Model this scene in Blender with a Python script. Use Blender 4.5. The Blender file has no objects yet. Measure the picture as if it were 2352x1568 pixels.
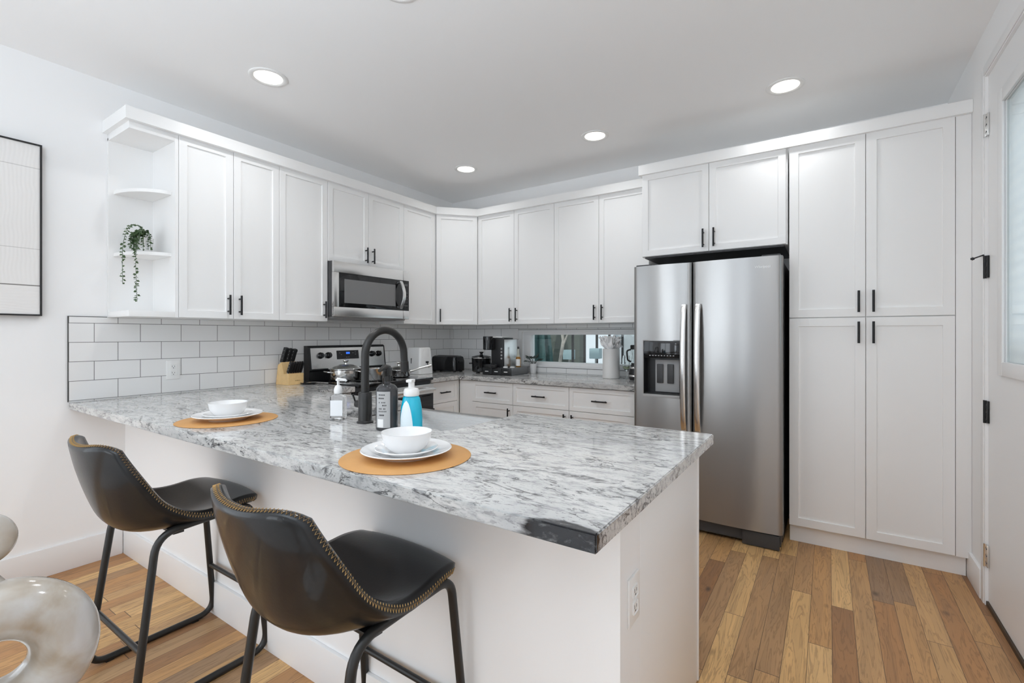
import bpy, bmesh, math, random
from mathutils import Vector, Matrix, Quaternion
random.seed(7)
R = math.radians
S = bpy.context.scene
COL = S.collection

# ------------------------------------------------------------------ camera
FPX, W_PX, H_PX = 1083.14, 2352, 1568
cam = bpy.data.cameras.new('camera'); co = bpy.data.objects.new('camera', cam); COL.objects.link(co)
co.location = (3.4729, -3.9682, 1.2789)
co.rotation_euler = (R(90), 0, 0.5831)
cam.sensor_fit = 'HORIZONTAL'; cam.sensor_width = 36.0
cam.lens = FPX * 36.0 / W_PX
cam.shift_x = (1176 - 1188.07) / W_PX
cam.shift_y = (770.23 - 784) / W_PX
cam.clip_start = 0.05
S.camera = co

# ------------------------------------------------------------------ world, daylight, exposure
S.view_settings.view_transform = 'Standard'; S.view_settings.look = 'None'
S.view_settings.gamma = 1.0; S.view_settings.exposure = -0.36
w = bpy.data.worlds.new('world'); S.world = w; w.use_nodes = True
bg = w.node_tree.nodes['Background']
bg.inputs['Color'].default_value = (0.84, 0.92, 1.0, 1); bg.inputs['Strength'].default_value = 1.3
S.cycles.diffuse_bounces = 18; S.cycles.glossy_bounces = 5; S.cycles.transmission_bounces = 10; S.cycles.transparent_max_bounces = 12
S.cycles.max_bounces = 20; S.cycles.caustics_reflective = False; S.cycles.caustics_refractive = False
S.cycles.sample_clamp_indirect = 4.0

def area(name, loc, rot, sx, sy, power, color=(1, 1, 1)):
    l = bpy.data.lights.new(name, 'AREA'); l.shape = 'RECTANGLE'; l.size = sx; l.size_y = sy
    l.energy = power; l.color = color
    o = bpy.data.objects.new(name, l); COL.objects.link(o); o.location = loc; o.rotation_euler = rot
    return o
# daylight coming through the three big openings of the living room behind the camera
area('daylight_rear', (.95, -8.06, 1.33), (R(90), 0, 0), 1.3, 2.5, 52, (0.86, 0.93, 1.0))
area('daylight_rear_slit', (2.25, -8.06, 1.33), (R(90), 0, 0), .22, 2.5, 14, (0.84, 0.92, 1.0))
area('daylight_left', (-.06, -5.45, 1.40), (R(90), 0, R(-90)), 1.9, 2.2, 24, (0.84, 0.92, 1.0))
area('daylight_side', (4.16, -6.3, 1.40), (R(90), 0, R(90)), 2.2, 2.2, 14, (0.76, 0.88, 1.0))
area('daylight_door', (4.19, -1.40, 1.72), (R(90), 0, R(90)), 0.5, 1.0, 7, (0.80, 0.90, 1.0))

sl_ = bpy.data.lights.new('sun', 'SUN'); sl_.energy = 2.2; sl_.angle = R(1.5); sl_.color = (1, .97, .93)
so_ = bpy.data.objects.new('sun', sl_); COL.objects.link(so_); so_.rotation_euler = Vector((.05, .75, -.65)).to_track_quat('-Z', 'Y').to_euler()
# ------------------------------------------------------------------ materials
def nt(name):
    m = bpy.data.materials.new(name); m.use_nodes = True
    t = m.node_tree; b = t.nodes['Principled BSDF']
    return m, t, b
def P(name, col, rough=0.5, metal=0.0, coat=0.0, spec=0.5, trans=0.0, ior=1.45, noise=0.0, nscale=8.0, bump=0.0, bscale=60.0, aniso=0.0):
    m, t, b = nt(name)
    b.inputs['Base Color'].default_value = (*col, 1); b.inputs['Roughness'].default_value = rough
    b.inputs['Metallic'].default_value = metal; b.inputs['Coat Weight'].default_value = coat
    b.inputs['Coat Roughness'].default_value = 0.05
    b.inputs['Specular IOR Level'].default_value = spec; b.inputs['Transmission Weight'].default_value = trans
    b.inputs['IOR'].default_value = ior; b.inputs['Anisotropic'].default_value = aniso
    tc = t.nodes.new('ShaderNodeTexCoord')
    n = t.nodes.new('ShaderNodeTexNoise'); n.inputs['Scale'].default_value = nscale; n.inputs['Detail'].default_value = 4
    t.links.new(tc.outputs['Object'], n.inputs['Vector'])
    if noise > 0:
        mx = t.nodes.new('ShaderNodeMix'); mx.data_type = 'RGBA'
        mx.inputs['A'].default_value = (*[c * (1 - noise) for c in col], 1)
        mx.inputs['B'].default_value = (*[min(1, c * (1 + noise)) for c in col], 1)
        t.links.new(n.outputs['Fac'], mx.inputs['Factor']); t.links.new(mx.outputs['Result'], b.inputs['Base Color'])
    if bump > 0:
        n2 = t.nodes.new('ShaderNodeTexNoise'); n2.inputs['Scale'].default_value = bscale; n2.inputs['Detail'].default_value = 3
        t.links.new(tc.outputs['Object'], n2.inputs['Vector'])
        bp = t.nodes.new('ShaderNodeBump'); bp.inputs['Strength'].default_value = bump; bp.inputs['Distance'].default_value = 0.002
        t.links.new(n2.outputs['Fac'], bp.inputs['Height']); t.links.new(bp.outputs['Normal'], b.inputs['Normal'])
    return m
def emis(name, col, strength):
    m, t, b = nt(name)
    b.inputs['Base Color'].default_value = (*col, 1); b.inputs['Emission Color'].default_value = (*col, 1)
    b.inputs['Emission Strength'].default_value = strength
    return m
class N:
    """small node graph helper"""
    def __init__(s, t): s.t = t
    def new(s, typ, **kw):
        n = s.t.nodes.new(typ)
        for k, v in kw.items(): setattr(n, k, v)
        return n
    def link(s, a, b): s.t.links.new(a, b)
    def math(s, op, a, b=None, c=None):
        n = s.t.nodes.new('ShaderNodeMath'); n.operation = op
        for i, v in enumerate((a, b, c)):
            if v is None: continue
            if isinstance(v, (int, float)): n.inputs[i].default_value = v
            else: s.t.links.new(v, n.inputs[i])
        return n.outputs[0]
    def ramp(s, fac, stops, interp='LINEAR'):
        n = s.t.nodes.new('ShaderNodeValToRGB'); cr = n.color_ramp; cr.interpolation = interp
        while len(cr.elements) < len(stops): cr.elements.new(0.5)
        for e, (p, c) in zip(cr.elements, stops):
            e.position = p; e.color = (*c, 1) if len(c) == 3 else c
        s.t.links.new(fac, n.inputs['Fac']); return n.outputs['Color']
    def mix(s, fac, a, b, typ='MIX'):
        n = s.t.nodes.new('ShaderNodeMix'); n.data_type = 'RGBA'; n.blend_type = typ
        for k, v in (('Factor', fac), ('A', a), ('B', b)):
            if isinstance(v, (int, float)): n.inputs[k].default_value = v
            elif isinstance(v, tuple): n.inputs[k].default_value = (*v, 1)
            else: s.t.links.new(v, n.inputs[k])
        return n.outputs['Result']

WALL = P('wall_paint', (0.87, 0.87, 0.87), 0.55, bump=0.05, bscale=180)
CEIL = P('ceiling_paint', (0.90, 0.90, 0.90), 0.7, bump=0.05, bscale=150)
CAB = P('cabinet_white', (0.85, 0.85, 0.845), 0.32)
TRIM = P('trim_white', (0.84, 0.84, 0.84), 0.35)
HANDLE = P('handle_black', (0.012, 0.012, 0.013), 0.35, metal=0.3)
BLACKM = P('matte_black_metal', (0.035, 0.034, 0.033), 0.33, metal=0.5)
GLOSSB = P('gloss_black', (0.008, 0.008, 0.009), 0.06, spec=0.6)
PLASB = P('plastic_black', (0.014, 0.014, 0.015), 0.35)
DARK = P('dark_grey', (0.05, 0.05, 0.052), 0.45)
GREY = P('grey_plastic', (0.36, 0.36, 0.36), 0.4)
PLASW = P('plastic_white', (0.84, 0.84, 0.83), 0.3)
CERAM = P('white_ceramic', (0.82, 0.82, 0.82), 0.08, coat=0.3)
CHROME = P('chrome', (0.80, 0.80, 0.79), 0.09, metal=1.0)
POTST = P('polished_steel', (0.72, 0.71, 0.69), 0.13, metal=1.0)
GLASS = P('clear_glass', (0.97, 0.985, 0.98), 0.0, trans=1.0, ior=1.45)
CLEARP = P('clear_plastic', (0.96, 0.97, 0.98), 0.03, trans=0.9, ior=1.2)
LEATH = P('black_leather', (0.011, 0.011, 0.0115), 0.30, spec=0.22, coat=0.32, bump=0.08, bscale=120, noise=0.15, nscale=20)
THREAD = P('tan_thread', (0.44, 0.27, 0.10), 0.7)
BAMBOO = P('bamboo', (0.80, 0.55, 0.26), 0.45, noise=0.12, nscale=30)
DARKROOM = P('dark_cavity', (0.01, 0.01, 0.01), 0.8)
LEAF = P('leaf_green', (0.045, 0.085, 0.028), 0.5, noise=0.5, nscale=40)
LEAFD = P('leaf_dark', (0.03, 0.04, 0.032), 0.45, noise=0.4, nscale=60)
GROUT = P('grout_dark', (0.06, 0.06, 0.058), 0.8)

def steel(name, val, rough, axis):
    """brushed steel: fine streaks across `axis` (0 x, 1 y, 2 z are the stretched directions)"""
    m, t, b = nt(name); g = N(t)
    tc = g.new('ShaderNodeTexCoord'); mp = g.new('ShaderNodeMapping')
    sc = [700, 700, 700]; sc[axis] = 3; mp.inputs['Scale'].default_value = sc
    g.link(tc.outputs['Object'], mp.inputs['Vector'])
    n = g.new('ShaderNodeTexNoise'); n.inputs['Scale'].default_value = 1; n.inputs['Detail'].default_value = 2
    g.link(mp.outputs['Vector'], n.inputs['Vector'])
    b.inputs['Metallic'].default_value = 1; b.inputs['Roughness'].default_value = rough
    b.inputs['Base Color'].default_value = (val, val * 0.99, val * 0.975, 1)
    g.link(g.ramp(n.outputs['Fac'], [(0.3, (rough * .8,) * 3), (0.7, (rough * 1.2,) * 3)]), b.inputs['Roughness'])
    bp = g.new('ShaderNodeBump'); bp.inputs['Strength'].default_value = 0.03; bp.inputs['Distance'].default_value = 0.001
    g.link(n.outputs['Fac'], bp.inputs['Height']); g.link(bp.outputs['Normal'], b.inputs['Normal'])
    return m
STEELV = steel('brushed_steel_door', 0.37, 0.28, 0)
def make_aniso(m):
    t = m.node_tree; b = t.nodes['Principled BSDF']; b.inputs['Anisotropic'].default_value = 0.9; b.inputs['Anisotropic Rotation'].default_value = 0.25
    tg = t.nodes.new('ShaderNodeTangent'); tg.direction_type = 'RADIAL'; tg.axis = 'Z'; t.links.new(tg.outputs[0], b.inputs['Tangent'])
make_aniso(STEELV)
for i_ in ('Normal', 'Roughness'):
    for l_ in list(STEELV.node_tree.nodes['Principled BSDF'].inputs[i_].links): STEELV.node_tree.links.remove(l_)
STEELH = steel('brushed_steel_horizontal', 0.74, 0.24, 1)
STEELS = steel('sink_steel', 0.46, 0.28, 0)

def granite():
    m, t, b = nt('granite'); g = N(t)
    tc = g.new('ShaderNodeTexCoord')
    mp = g.new('ShaderNodeMapping'); mp.inputs['Rotation'].default_value = (0, 0, R(-24)); mp.inputs['Scale'].default_value = (0.45, 1.25, 1.25)
    g.link(tc.outputs['Object'], mp.inputs['Vector'])
    wn = g.new('ShaderNodeTexNoise'); wn.inputs['Scale'].default_value = 5; wn.inputs['Detail'].default_value = 3
    g.link(mp.outputs['Vector'], wn.inputs['Vector'])
    wv = g.new('ShaderNodeVectorMath', operation='MULTIPLY_ADD'); wv.inputs[1].default_value = (0.09, 0.09, 0.09)
    g.link(wn.outputs['Color'], wv.inputs[0]); g.link(mp.outputs['Vector'], wv.inputs[2])
    V = wv.outputs[0]
    def noise(scale, detail, rough, vec=V, dist=0.0):
        n = g.new('ShaderNodeTexNoise'); n.inputs['Scale'].default_value = scale; n.inputs['Detail'].default_value = detail
        n.inputs['Roughness'].default_value = rough; n.inputs['Distortion'].default_value = dist
        g.link(vec, n.inputs['Vector']); return n.outputs['Fac']
    big = noise(3.2, 5, 0.55)
    mid = noise(34, 6, 0.68, dist=0.4)
    fine = noise(58, 6, 0.72, dist=0.4)
    base = g.ramp(big, [(0.30, (0.44, 0.44, 0.44)), (0.45, (0.57, 0.565, 0.55)), (0.62, (0.66, 0.65, 0.63)), (0.8, (0.58, 0.545, 0.505))])
    # soft grey mottling
    c = g.mix(g.ramp(mid, [(0.36, (0.75,) * 3), (0.46, (0.25,) * 3), (0.53, (0, 0, 0))]), base, (0.24, 0.24, 0.245))
    # long thin veins: zero crossings of a stretched noise, broken up
    v = noise(9, 7, 0.62, dist=0.8)
    vein = g.math('ABSOLUTE', g.math('SUBTRACT', v, 0.5))
    brk = noise(10, 3, 0.6)
    veinm = g.math('MULTIPLY', g.ramp(vein, [(0.0, (1, 1, 1)), (0.008, (1, 1, 1)), (0.022, (0, 0, 0))]), g.ramp(brk, [(0.46, (0, 0, 0)), (0.54, (1, 1, 1))]))
    c = g.mix(g.math('MULTIPLY', veinm, 0.85), c, (0.075, 0.073, 0.073))
    # dark flecks gathered in drifts
    drift = g.ramp(noise(5, 4, 0.55), [(0.36, (0.2,) * 3), (0.58, (1, 1, 1))])
    f = g.math('MULTIPLY', g.ramp(fine, [(0.38, (1, 1, 1)), (0.43, (0, 0, 0))]), drift)
    c = g.mix(g.math('MULTIPLY', f, 0.9), c, (0.04, 0.04, 0.042))
    grains = noise(170, 2, 0.6)
    c = g.mix(g.ramp(grains, [(0.30, (0.55,) * 3), (0.40, (0, 0, 0))]), c, (0.12, 0.12, 0.12))
    # one black mineral pocket at the free corner of the slab
    dist = g.new('ShaderNodeVectorMath', operation='DISTANCE'); dist.inputs[1].default_value = (3.05, -3.175, 0.885)
    mp2 = g.new('ShaderNodeVectorMath', operation='MULTIPLY'); mp2.inputs[1].default_value = (0.60, 1.9, 1.0)
    dist.inputs[1].default_value = (3.05 * .60, -3.175 * 1.9, 0.885)
    g.link(tc.outputs['Object'], mp2.inputs[0]); g.link(mp2.outputs[0], dist.inputs[0])
    dd = g.math('ADD', dist.outputs['Value'], g.math('MULTIPLY', g.math('SUBTRACT', noise(30, 4, 0.6), 0.5), 0.06))
    pocket = g.ramp(dd, [(0.055, (1, 1, 1)), (0.068, (0, 0, 0))])
    c = g.mix(pocket, c, g.ramp(fine, [(0.52, (0.016, 0.016, 0.018)), (0.66, (0.12, 0.12, 0.12))]))
    g.link(c, b.inputs['Base Color'])
    b.inputs['Roughness'].default_value = 0.09; b.inputs['Specular IOR Level'].default_value = 0.6
    return m
GRANITE = granite()

def tile_mat(name, ax, x0, z0):
    m, t, b = nt(name); g = N(t)
    tc = g.new('ShaderNodeTexCoord'); sp = g.new('ShaderNodeSeparateXYZ'); g.link(tc.outputs['Object'], sp.inputs[0])
    cb = g.new('ShaderNodeCombineXYZ')
    g.link(g.math('SUBTRACT', sp.outputs[ax], x0), cb.inputs[0]); g.link(g.math('SUBTRACT', sp.outputs[2], z0), cb.inputs[1])
    br = g.new('ShaderNodeTexBrick'); br.offset = 0.5
    br.inputs['Scale'].default_value = 1; br.inputs['Brick Width'].default_value = 0.2145; br.inputs['Row Height'].default_value = 0.1069
    br.inputs['Mortar Size'].default_value = 0.0016; br.inputs['Mortar Smooth'].default_value = 0.2
    br.inputs['Color1'].default_value = (0.80, 0.80, 0.795, 1); br.inputs['Color2'].default_value = (0.84, 0.84, 0.835, 1)
    br.inputs['Mortar'].default_value = (0.15, 0.15, 0.145, 1)
    g.link(cb.outputs[0], br.inputs['Vector']); g.link(br.outputs['Color'], b.inputs['Base Color'])
    g.link(g.ramp(br.outputs['Fac'], [(0, (0.1,) * 3), (1, (0.8,) * 3)]), b.inputs['Roughness'])
    bp = g.new('ShaderNodeBump'); bp.invert = True; bp.inputs['Strength'].default_value = 0.5; bp.inputs['Distance'].default_value = 0.001
    n = g.new('ShaderNodeTexNoise'); n.inputs['Scale'].default_value = 9; g.link(tc.outputs['Object'], n.inputs['Vector'])
    g.link(g.math('ADD', br.outputs['Fac'], g.math('MULTIPLY', n.outputs['Fac'], 0.5)), bp.inputs['Height'])
    g.link(bp.outputs['Normal'], b.inputs['Normal'])
    return m
TILEL = tile_mat('subway_tile_side', 1, -3.167 - 0.10725, 0.9205)
TILEB = tile_mat('subway_tile_back', 0, 0.02, 0.9205)

def floor_mat():
    m, t, b = nt('oak_planks'); g = N(t)
    tc = g.new('ShaderNodeTexCoord'); sp = g.new('ShaderNodeSeparateXYZ'); g.link(tc.outputs['Object'], sp.inputs[0])
    x, y = sp.outputs[0], sp.outputs[1]
    PW, PL = 0.083, 1.15
    xr = g.math('DIVIDE', x, PW); row = g.math('FLOOR', xr); fx = g.math('FRACT', xr)
    wn = g.new('ShaderNodeTexWhiteNoise', noise_dimensions='1D'); g.link(row, wn.inputs['W'])
    yl = g.math('ADD', g.math('DIVIDE', y, PL), g.math('MULTIPLY', wn.outputs['Value'], 7.3))
    idx = g.math('FLOOR', yl); fy = g.math('FRACT', yl)
    cb = g.new('ShaderNodeCombineXYZ'); g.link(row, cb.inputs[0]); g.link(idx, cb.inputs[1])
    w2 = g.new('ShaderNodeTexWhiteNoise', noise_dimensions='2D'); g.link(cb.outputs[0], w2.inputs['Vector'])
    rnd = w2.outputs['Value']
    tone = g.ramp(rnd, [(0.0, (0.27, 0.135, 0.062)), (0.2, (0.44, 0.225, 0.095)), (0.38, (0.56, 0.31, 0.125)), (0.5, (0.33, 0.205, 0.12)),
                        (0.62, (0.62, 0.365, 0.15)), (0.8, (0.72, 0.45, 0.20)), (1.0, (0.46, 0.255, 0.115))])
    # grain, shifted from plank to plank
    off = g.new('ShaderNodeCombineXYZ'); g.link(g.math('MULTIPLY', rnd, 37.0), off.inputs[0]); g.link(g.math('MULTIPLY', rnd, 91.0), off.inputs[1])
    va = g.new('ShaderNodeVectorMath', operation='ADD'); g.link(tc.outputs['Object'], va.inputs[0]); g.link(off.outputs[0], va.inputs[1])
    mp = g.new('ShaderNodeMapping'); mp.inputs['Scale'].default_value = (22, 1.7, 1); g.link(va.outputs[0], mp.inputs['Vector'])
    n1 = g.new('ShaderNodeTexNoise'); n1.inputs['Scale'].default_value = 1.2; n1.inputs['Detail'].default_value = 6; n1.inputs['Distortion'].default_value = 0.7
    g.link(mp.outputs['Vector'], n1.inputs['Vector'])
    wv = g.math('SINE', g.math('MULTIPLY', n1.outputs['Fac'], 58.0))
    c = g.mix(0.5, tone, g.ramp(n1.outputs['Fac'], [(0.3, (0.55,) * 3), (0.6, (1, 1, 1))]), 'MULTIPLY')
    c = g.mix(g.math('MULTIPLY', g.ramp(wv, [(0.35, (0, 0, 0)), (1, (1, 1, 1))]), 0.36), c, (0.14, 0.07, 0.03))
    # knots
    mk = g.new('ShaderNodeMapping'); mk.inputs['Scale'].default_value = (7, 3.6, 1); g.link(va.outputs[0], mk.inputs['Vector'])
    vo = g.new('ShaderNodeTexVoronoi'); vo.inputs['Scale'].default_value = 1.0; g.link(mk.outputs['Vector'], vo.inputs['Vector'])
    sel = g.new('ShaderNodeSeparateColor'); g.link(vo.outputs['Color'], sel.inputs[0])
    kn = g.math('MULTIPLY', g.ramp(vo.outputs['Distance'], [(0.03, (1, 1, 1)), (0.13, (0, 0, 0))]), g.math('GREATER_THAN', sel.outputs[0], 0.5))
    c = g.mix(g.math('MULTIPLY', kn, 0.8), c, (0.06, 0.038, 0.025))
    # joints
    ex = g.math('MINIMUM', fx, g.math('SUBTRACT', 1.0, fx)); ey = g.math('MINIMUM', fy, g.math('SUBTRACT', 1.0, fy))
    gap = g.math('MAXIMUM', g.math('LESS_THAN', ex, 0.012), g.math('LESS_THAN', ey, 0.0013))
    c = g.mix(g.math('MULTIPLY', gap, 0.85), c, (0.07, 0.042, 0.025))
    g.link(c, b.inputs['Base Color'])
    g.link(g.ramp(n1.outputs['Fac'], [(0.3, (0.36,) * 3), (0.7, (0.5,) * 3)]), b.inputs['Roughness'])
    b.inputs['Specular IOR Level'].default_value = 0.35
    bp = g.new('ShaderNodeBump'); bp.inputs['Strength'].default_value = 0.25; bp.inputs['Distance'].default_value = 0.0012
    g.link(g.math('SUBTRACT', n1.outputs['Fac'], g.math('MULTIPLY', gap, 1.5)), bp.inputs['Height']); g.link(bp.outputs['Normal'], b.inputs['Normal'])
    return m
FLOOR = floor_mat()

def pane_mat():
    m = bpy.data.materials.new('window_pane'); m.use_nodes = True; t = m.node_tree; t.nodes.clear(); g = N(t)
    o = g.new('ShaderNodeOutputMaterial'); mx = g.new('ShaderNodeMixShader'); tr = g.new('ShaderNodeBsdfTransparent')
    tr.inputs['Color'].default_value = (0.93, 0.96, 0.955, 1)
    gl = g.new('ShaderNodeBsdfGlossy'); gl.inputs['Roughness'].default_value = 0.01
    lw = g.new('ShaderNodeLayerWeight'); lw.inputs['Blend'].default_value = 0.5
    fr = g.math('ADD', 0.04, g.math('MULTIPLY', 0.96, g.math('POWER', lw.outputs['Facing'], 5.0)))   # Schlick reflectance of a thin pane
    g.link(fr, mx.inputs[0]); g.link(tr.outputs[0], mx.inputs[1]); g.link(gl.outputs[0], mx.inputs[2]); g.link(mx.outputs[0], o.inputs['Surface'])
    return m
PANE = pane_mat()

# ------------------------------------------------------------------ mesh helpers
class B:
    """collects shapes and links them as ONE mesh object"""
    def __init__(s): s.b = bmesh.new()
    def add(s, bm, mat=None):
        me = bpy.data.meshes.new('t'); bm.to_mesh(me); bm.free()
        if mat is not None: me.transform(mat)
        s.b.from_mesh(me); bpy.data.meshes.remove(me); return s
    def box(s, x0, x1, y0, y1, z0, z1, bev=0.0, seg=2, mat=None):
        bm = bmesh.new(); bmesh.ops.create_cube(bm, size=1)
        for v in bm.verts: v.co = Vector((x0 + (v.co.x + .5) * (x1 - x0), y0 + (v.co.y + .5) * (y1 - y0), z0 + (v.co.z + .5) * (z1 - z0)))
        if bev > 0: bmesh.ops.bevel(bm, geom=list(bm.edges), offset=bev, segments=seg, affect='EDGES', profile=0.6)
        return s.add(bm, mat)
    def shaker(s, x0, x1, yf, th, z0, z1, stile=0.06, rec=0.009, mat=None):
        """door slab whose front (facing -y) lies at yf, with a recessed panel"""
        bm = bmesh.new(); bmesh.ops.create_cube(bm, size=1)
        for v in bm.verts: v.co = Vector((x0 + (v.co.x + .5) * (x1 - x0), yf + (v.co.y + .5) * th, z0 + (v.co.z + .5) * (z1 - z0)))
        bm.faces.ensure_lookup_table(); bm.normal_update()
        f = min(bm.faces, key=lambda q: q.normal.y)
        bmesh.ops.bevel(bm, geom=[e for e in f.edges], offset=0.0015, segments=1, affect='EDGES')
        bm.normal_update(); f = max((q for q in bm.faces if q.normal.y < -.99), key=lambda q: q.calc_area())
        bmesh.ops.inset_region(bm, faces=[f], thickness=stile - .0015, depth=0)
        bmesh.ops.inset_region(bm, faces=[f], thickness=0.002, depth=-rec)
        return s.add(bm, mat)
    def tube(s, pts, r, seg=10, closed=False, caps=True, mat=None):
        pts = [Vector(p) for p in pts]; n = len(pts); bm = bmesh.new(); rings = []
        rr = r if isinstance(r, (list, tuple)) else [r] * n
        T = []
        for i in range(n):
            a = pts[(i - 1) % n] if (closed or i > 0) else pts[i]; c = pts[(i + 1) % n] if (closed or i < n - 1) else pts[i]
            d = c - a; T.append(d.normalized() if d.length > 1e-9 else Vector((0, 0, 1)))
        up = Vector((0, 0, 1)) if abs(T[0].z) < 0.9 else Vector((1, 0, 0))
        nrm = (up - T[0] * up.dot(T[0])).normalized()
        for i in range(n):
            if i > 0:
                q = T[i - 1].rotation_difference(T[i]); nrm = q @ nrm; nrm = (nrm - T[i] * nrm.dot(T[i])).normalized()
            bi = T[i].cross(nrm)
            rings.append([bm.verts.new(pts[i] + (nrm * math.cos(2 * math.pi * k / seg) + bi * math.sin(2 * math.pi * k / seg)) * rr[i]) for k in range(seg)])
        m = n if closed else n - 1
        for i in range(m):
            a, c = rings[i], rings[(i + 1) % n]
            sh = 0
            if closed and i == n - 1:
                sh = min(range(seg), key=lambda q: (a[0].co - c[q].co).length)
            for k in range(seg):
                bm.faces.new((a[k], a[(k + 1) % seg], c[(k + 1 + sh) % seg], c[(k + sh) % seg]))
        if caps and not closed: bm.faces.new(rings[0][::-1]); bm.faces.new(rings[-1])
        bmesh.ops.recalc_face_normals(bm, faces=bm.faces[:])
        return s.add(bm, mat)
    def lathe(s, prof, seg=40, c=(0, 0, 0), sx=1.0, sy=1.0, mat=None, closed=False):
        bm = bmesh.new(); rings = []
        for r, z in prof:
            if r < 1e-6: rings.append([bm.verts.new((c[0], c[1], c[2] + z))])
            else: rings.append([bm.verts.new((c[0] + sx * r * math.cos(2 * math.pi * k / seg), c[1] + sy * r * math.sin(2 * math.pi * k / seg), c[2] + z)) for k in range(seg)])
        pairs = list(zip(rings, rings[1:])) + ([(rings[-1], rings[0])] if closed else [])
        for a, d in pairs:
            for k in range(seg):
                k2 = (k + 1) % seg
                if len(a) == 1 and len(d) == 1: continue
                if len(a) == 1: bm.faces.new((a[0], d[k2], d[k]))
                elif len(d) == 1: bm.faces.new((a[k], a[k2], d[0]))
                else: bm.faces.new((a[k], a[k2], d[k2], d[k]))
        bmesh.ops.recalc_face_normals(bm, faces=bm.faces[:])
        return s.add(bm, mat)
    def prism(s, poly, z0, z1, bev=0.0, mat=None):
        """poly in xy, extruded z0..z1"""
        bm = bmesh.new(); vs = [bm.verts.new((x, y, z0)) for x, y in poly]
        f = bm.faces.new(vs); r = bmesh.ops.extrude_face_region(bm, geom=[f])
        for v in r['geom']:
            if isinstance(v, bmesh.types.BMVert): v.co.z = z1
        bmesh.ops.recalc_face_normals(bm, faces=bm.faces[:])
        if bev > 0: bmesh.ops.bevel(bm, geom=list(bm.edges), offset=bev, segments=2, affect='EDGES')
        return s.add(bm, mat)
    def torus(s, R0, r0, c=(0, 0, 0), mat=None, n=64, m=28, sz=1.0):
        bm = bmesh.new(); g = []
        for i in range(n):
            a = 2 * math.pi * i / n; row = []
            for j in range(m):
                p = 2 * math.pi * j / m
                row.append(bm.verts.new(((R0 + r0 * math.cos(p)) * math.cos(a) + c[0], (R0 + r0 * math.cos(p)) * math.sin(a) + c[1], r0 * sz * math.sin(p) + c[2])))
            g.append(row)
        for i in range(n):
            for j in range(m):
                bm.faces.new((g[i][j], g[(i + 1) % n][j], g[(i + 1) % n][(j + 1) % m], g[i][(j + 1) % m]))
        bmesh.ops.recalc_face_normals(bm, faces=bm.faces[:])
        return s.add(bm, mat)
    def leaf(s, p, d, n, l, wd, cup=0.15):
        """small leaf blade from p along d, n roughly its normal"""
        d = Vector(d).normalized(); n = Vector(n); sd = d.cross(n).normalized(); n = sd.cross(d).normalized(); p = Vector(p)
        bm = bmesh.new(); V = [bm.verts.new(p)]
        mid = bm.verts.new(p + d * l * .5 - n * l * cup * .3); tip = bm.verts.new(p + d * l)
        a = bm.verts.new(p + d * l * .45 + sd * wd / 2 + n * l * cup * .3); c = bm.verts.new(p + d * l * .45 - sd * wd / 2 + n * l * cup * .3)
        bm.faces.new((V[0], a, mid)); bm.faces.new((a, tip, mid)); bm.faces.new((tip, c, mid)); bm.faces.new((c, V[0], mid))
        return s.add(bm)
    def grid(s, rows, closed_u=False):
        bm = bmesh.new(); g = [[bm.verts.new(p) for p in r] for r in rows]
        for a, c in zip(g, g[1:]):
            n = len(a)
            for k in range(n if closed_u else n - 1):
                bm.faces.new((a[k], a[(k + 1) % n], c[(k + 1) % n], c[k]))
        return s.add(bm)
    def build(s, name, mat, parent=None, loc=None, rot=None, sharp=40, flat=False):
        me = bpy.data.meshes.new(name); s.b.to_mesh(me); s.b.free(); me.materials.append(mat)
        if not flat:
            me.shade_smooth(); me.set_sharp_from_angle(angle=R(sharp))
        o = bpy.data.objects.new(name, me); COL.objects.link(o)
        if parent is not None: o.parent = parent
        if loc is not None: o.location = loc
        if rot is not None: o.rotation_euler = rot
        return o
def thing(name, label, cat, loc=(0, 0, 0), rz=0.0, group=None):
    o = bpy.data.objects.new(name, None); COL.objects.link(o); o.empty_display_size = 0.05
    o.location = loc; o.rotation_euler = (0, 0, rz); return tag(o, label, cat, group)
def tag(o, label, cat, group=None):
    o['label'] = label; o['category'] = cat
    if group: o['group'] = group
    return o
def struct(o, label=None):
    o['kind'] = 'structure'
    if label: o['label'] = label
    return o
def dup(root, loc, rz=None, label=None):
    """copy of a thing with its parts and sub-parts"""
    r = root.copy(); COL.objects.link(r); r.location = loc
    if rz is not None: r.rotation_euler = (0, 0, rz)
    if label: r['label'] = label
    for ch in list(root.children):
        c = ch.copy(); COL.objects.link(c); c.parent = r
        for gch in list(ch.children):
            d = gch.copy(); COL.objects.link(d); d.parent = c
    return r
def lettering(txt, size, mat, parent, M, name='lettering', depth=0.0003):
    cu = bpy.data.curves.new('t', 'FONT'); cu.body = txt; cu.size = size; cu.extrude = depth; cu.align_x = 'CENTER'; cu.align_y = 'CENTER'
    o = bpy.data.objects.new('t', cu); COL.objects.link(o)
    dg = bpy.context.evaluated_depsgraph_get(); me = bpy.data.meshes.new_from_object(o.evaluated_get(dg))
    bpy.data.objects.remove(o); me.name = name; me.transform(M); me.materials.clear(); me.materials.append(mat)
    q = bpy.data.objects.new(name, me); COL.objects.link(q); q.parent = parent; return q
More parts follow.
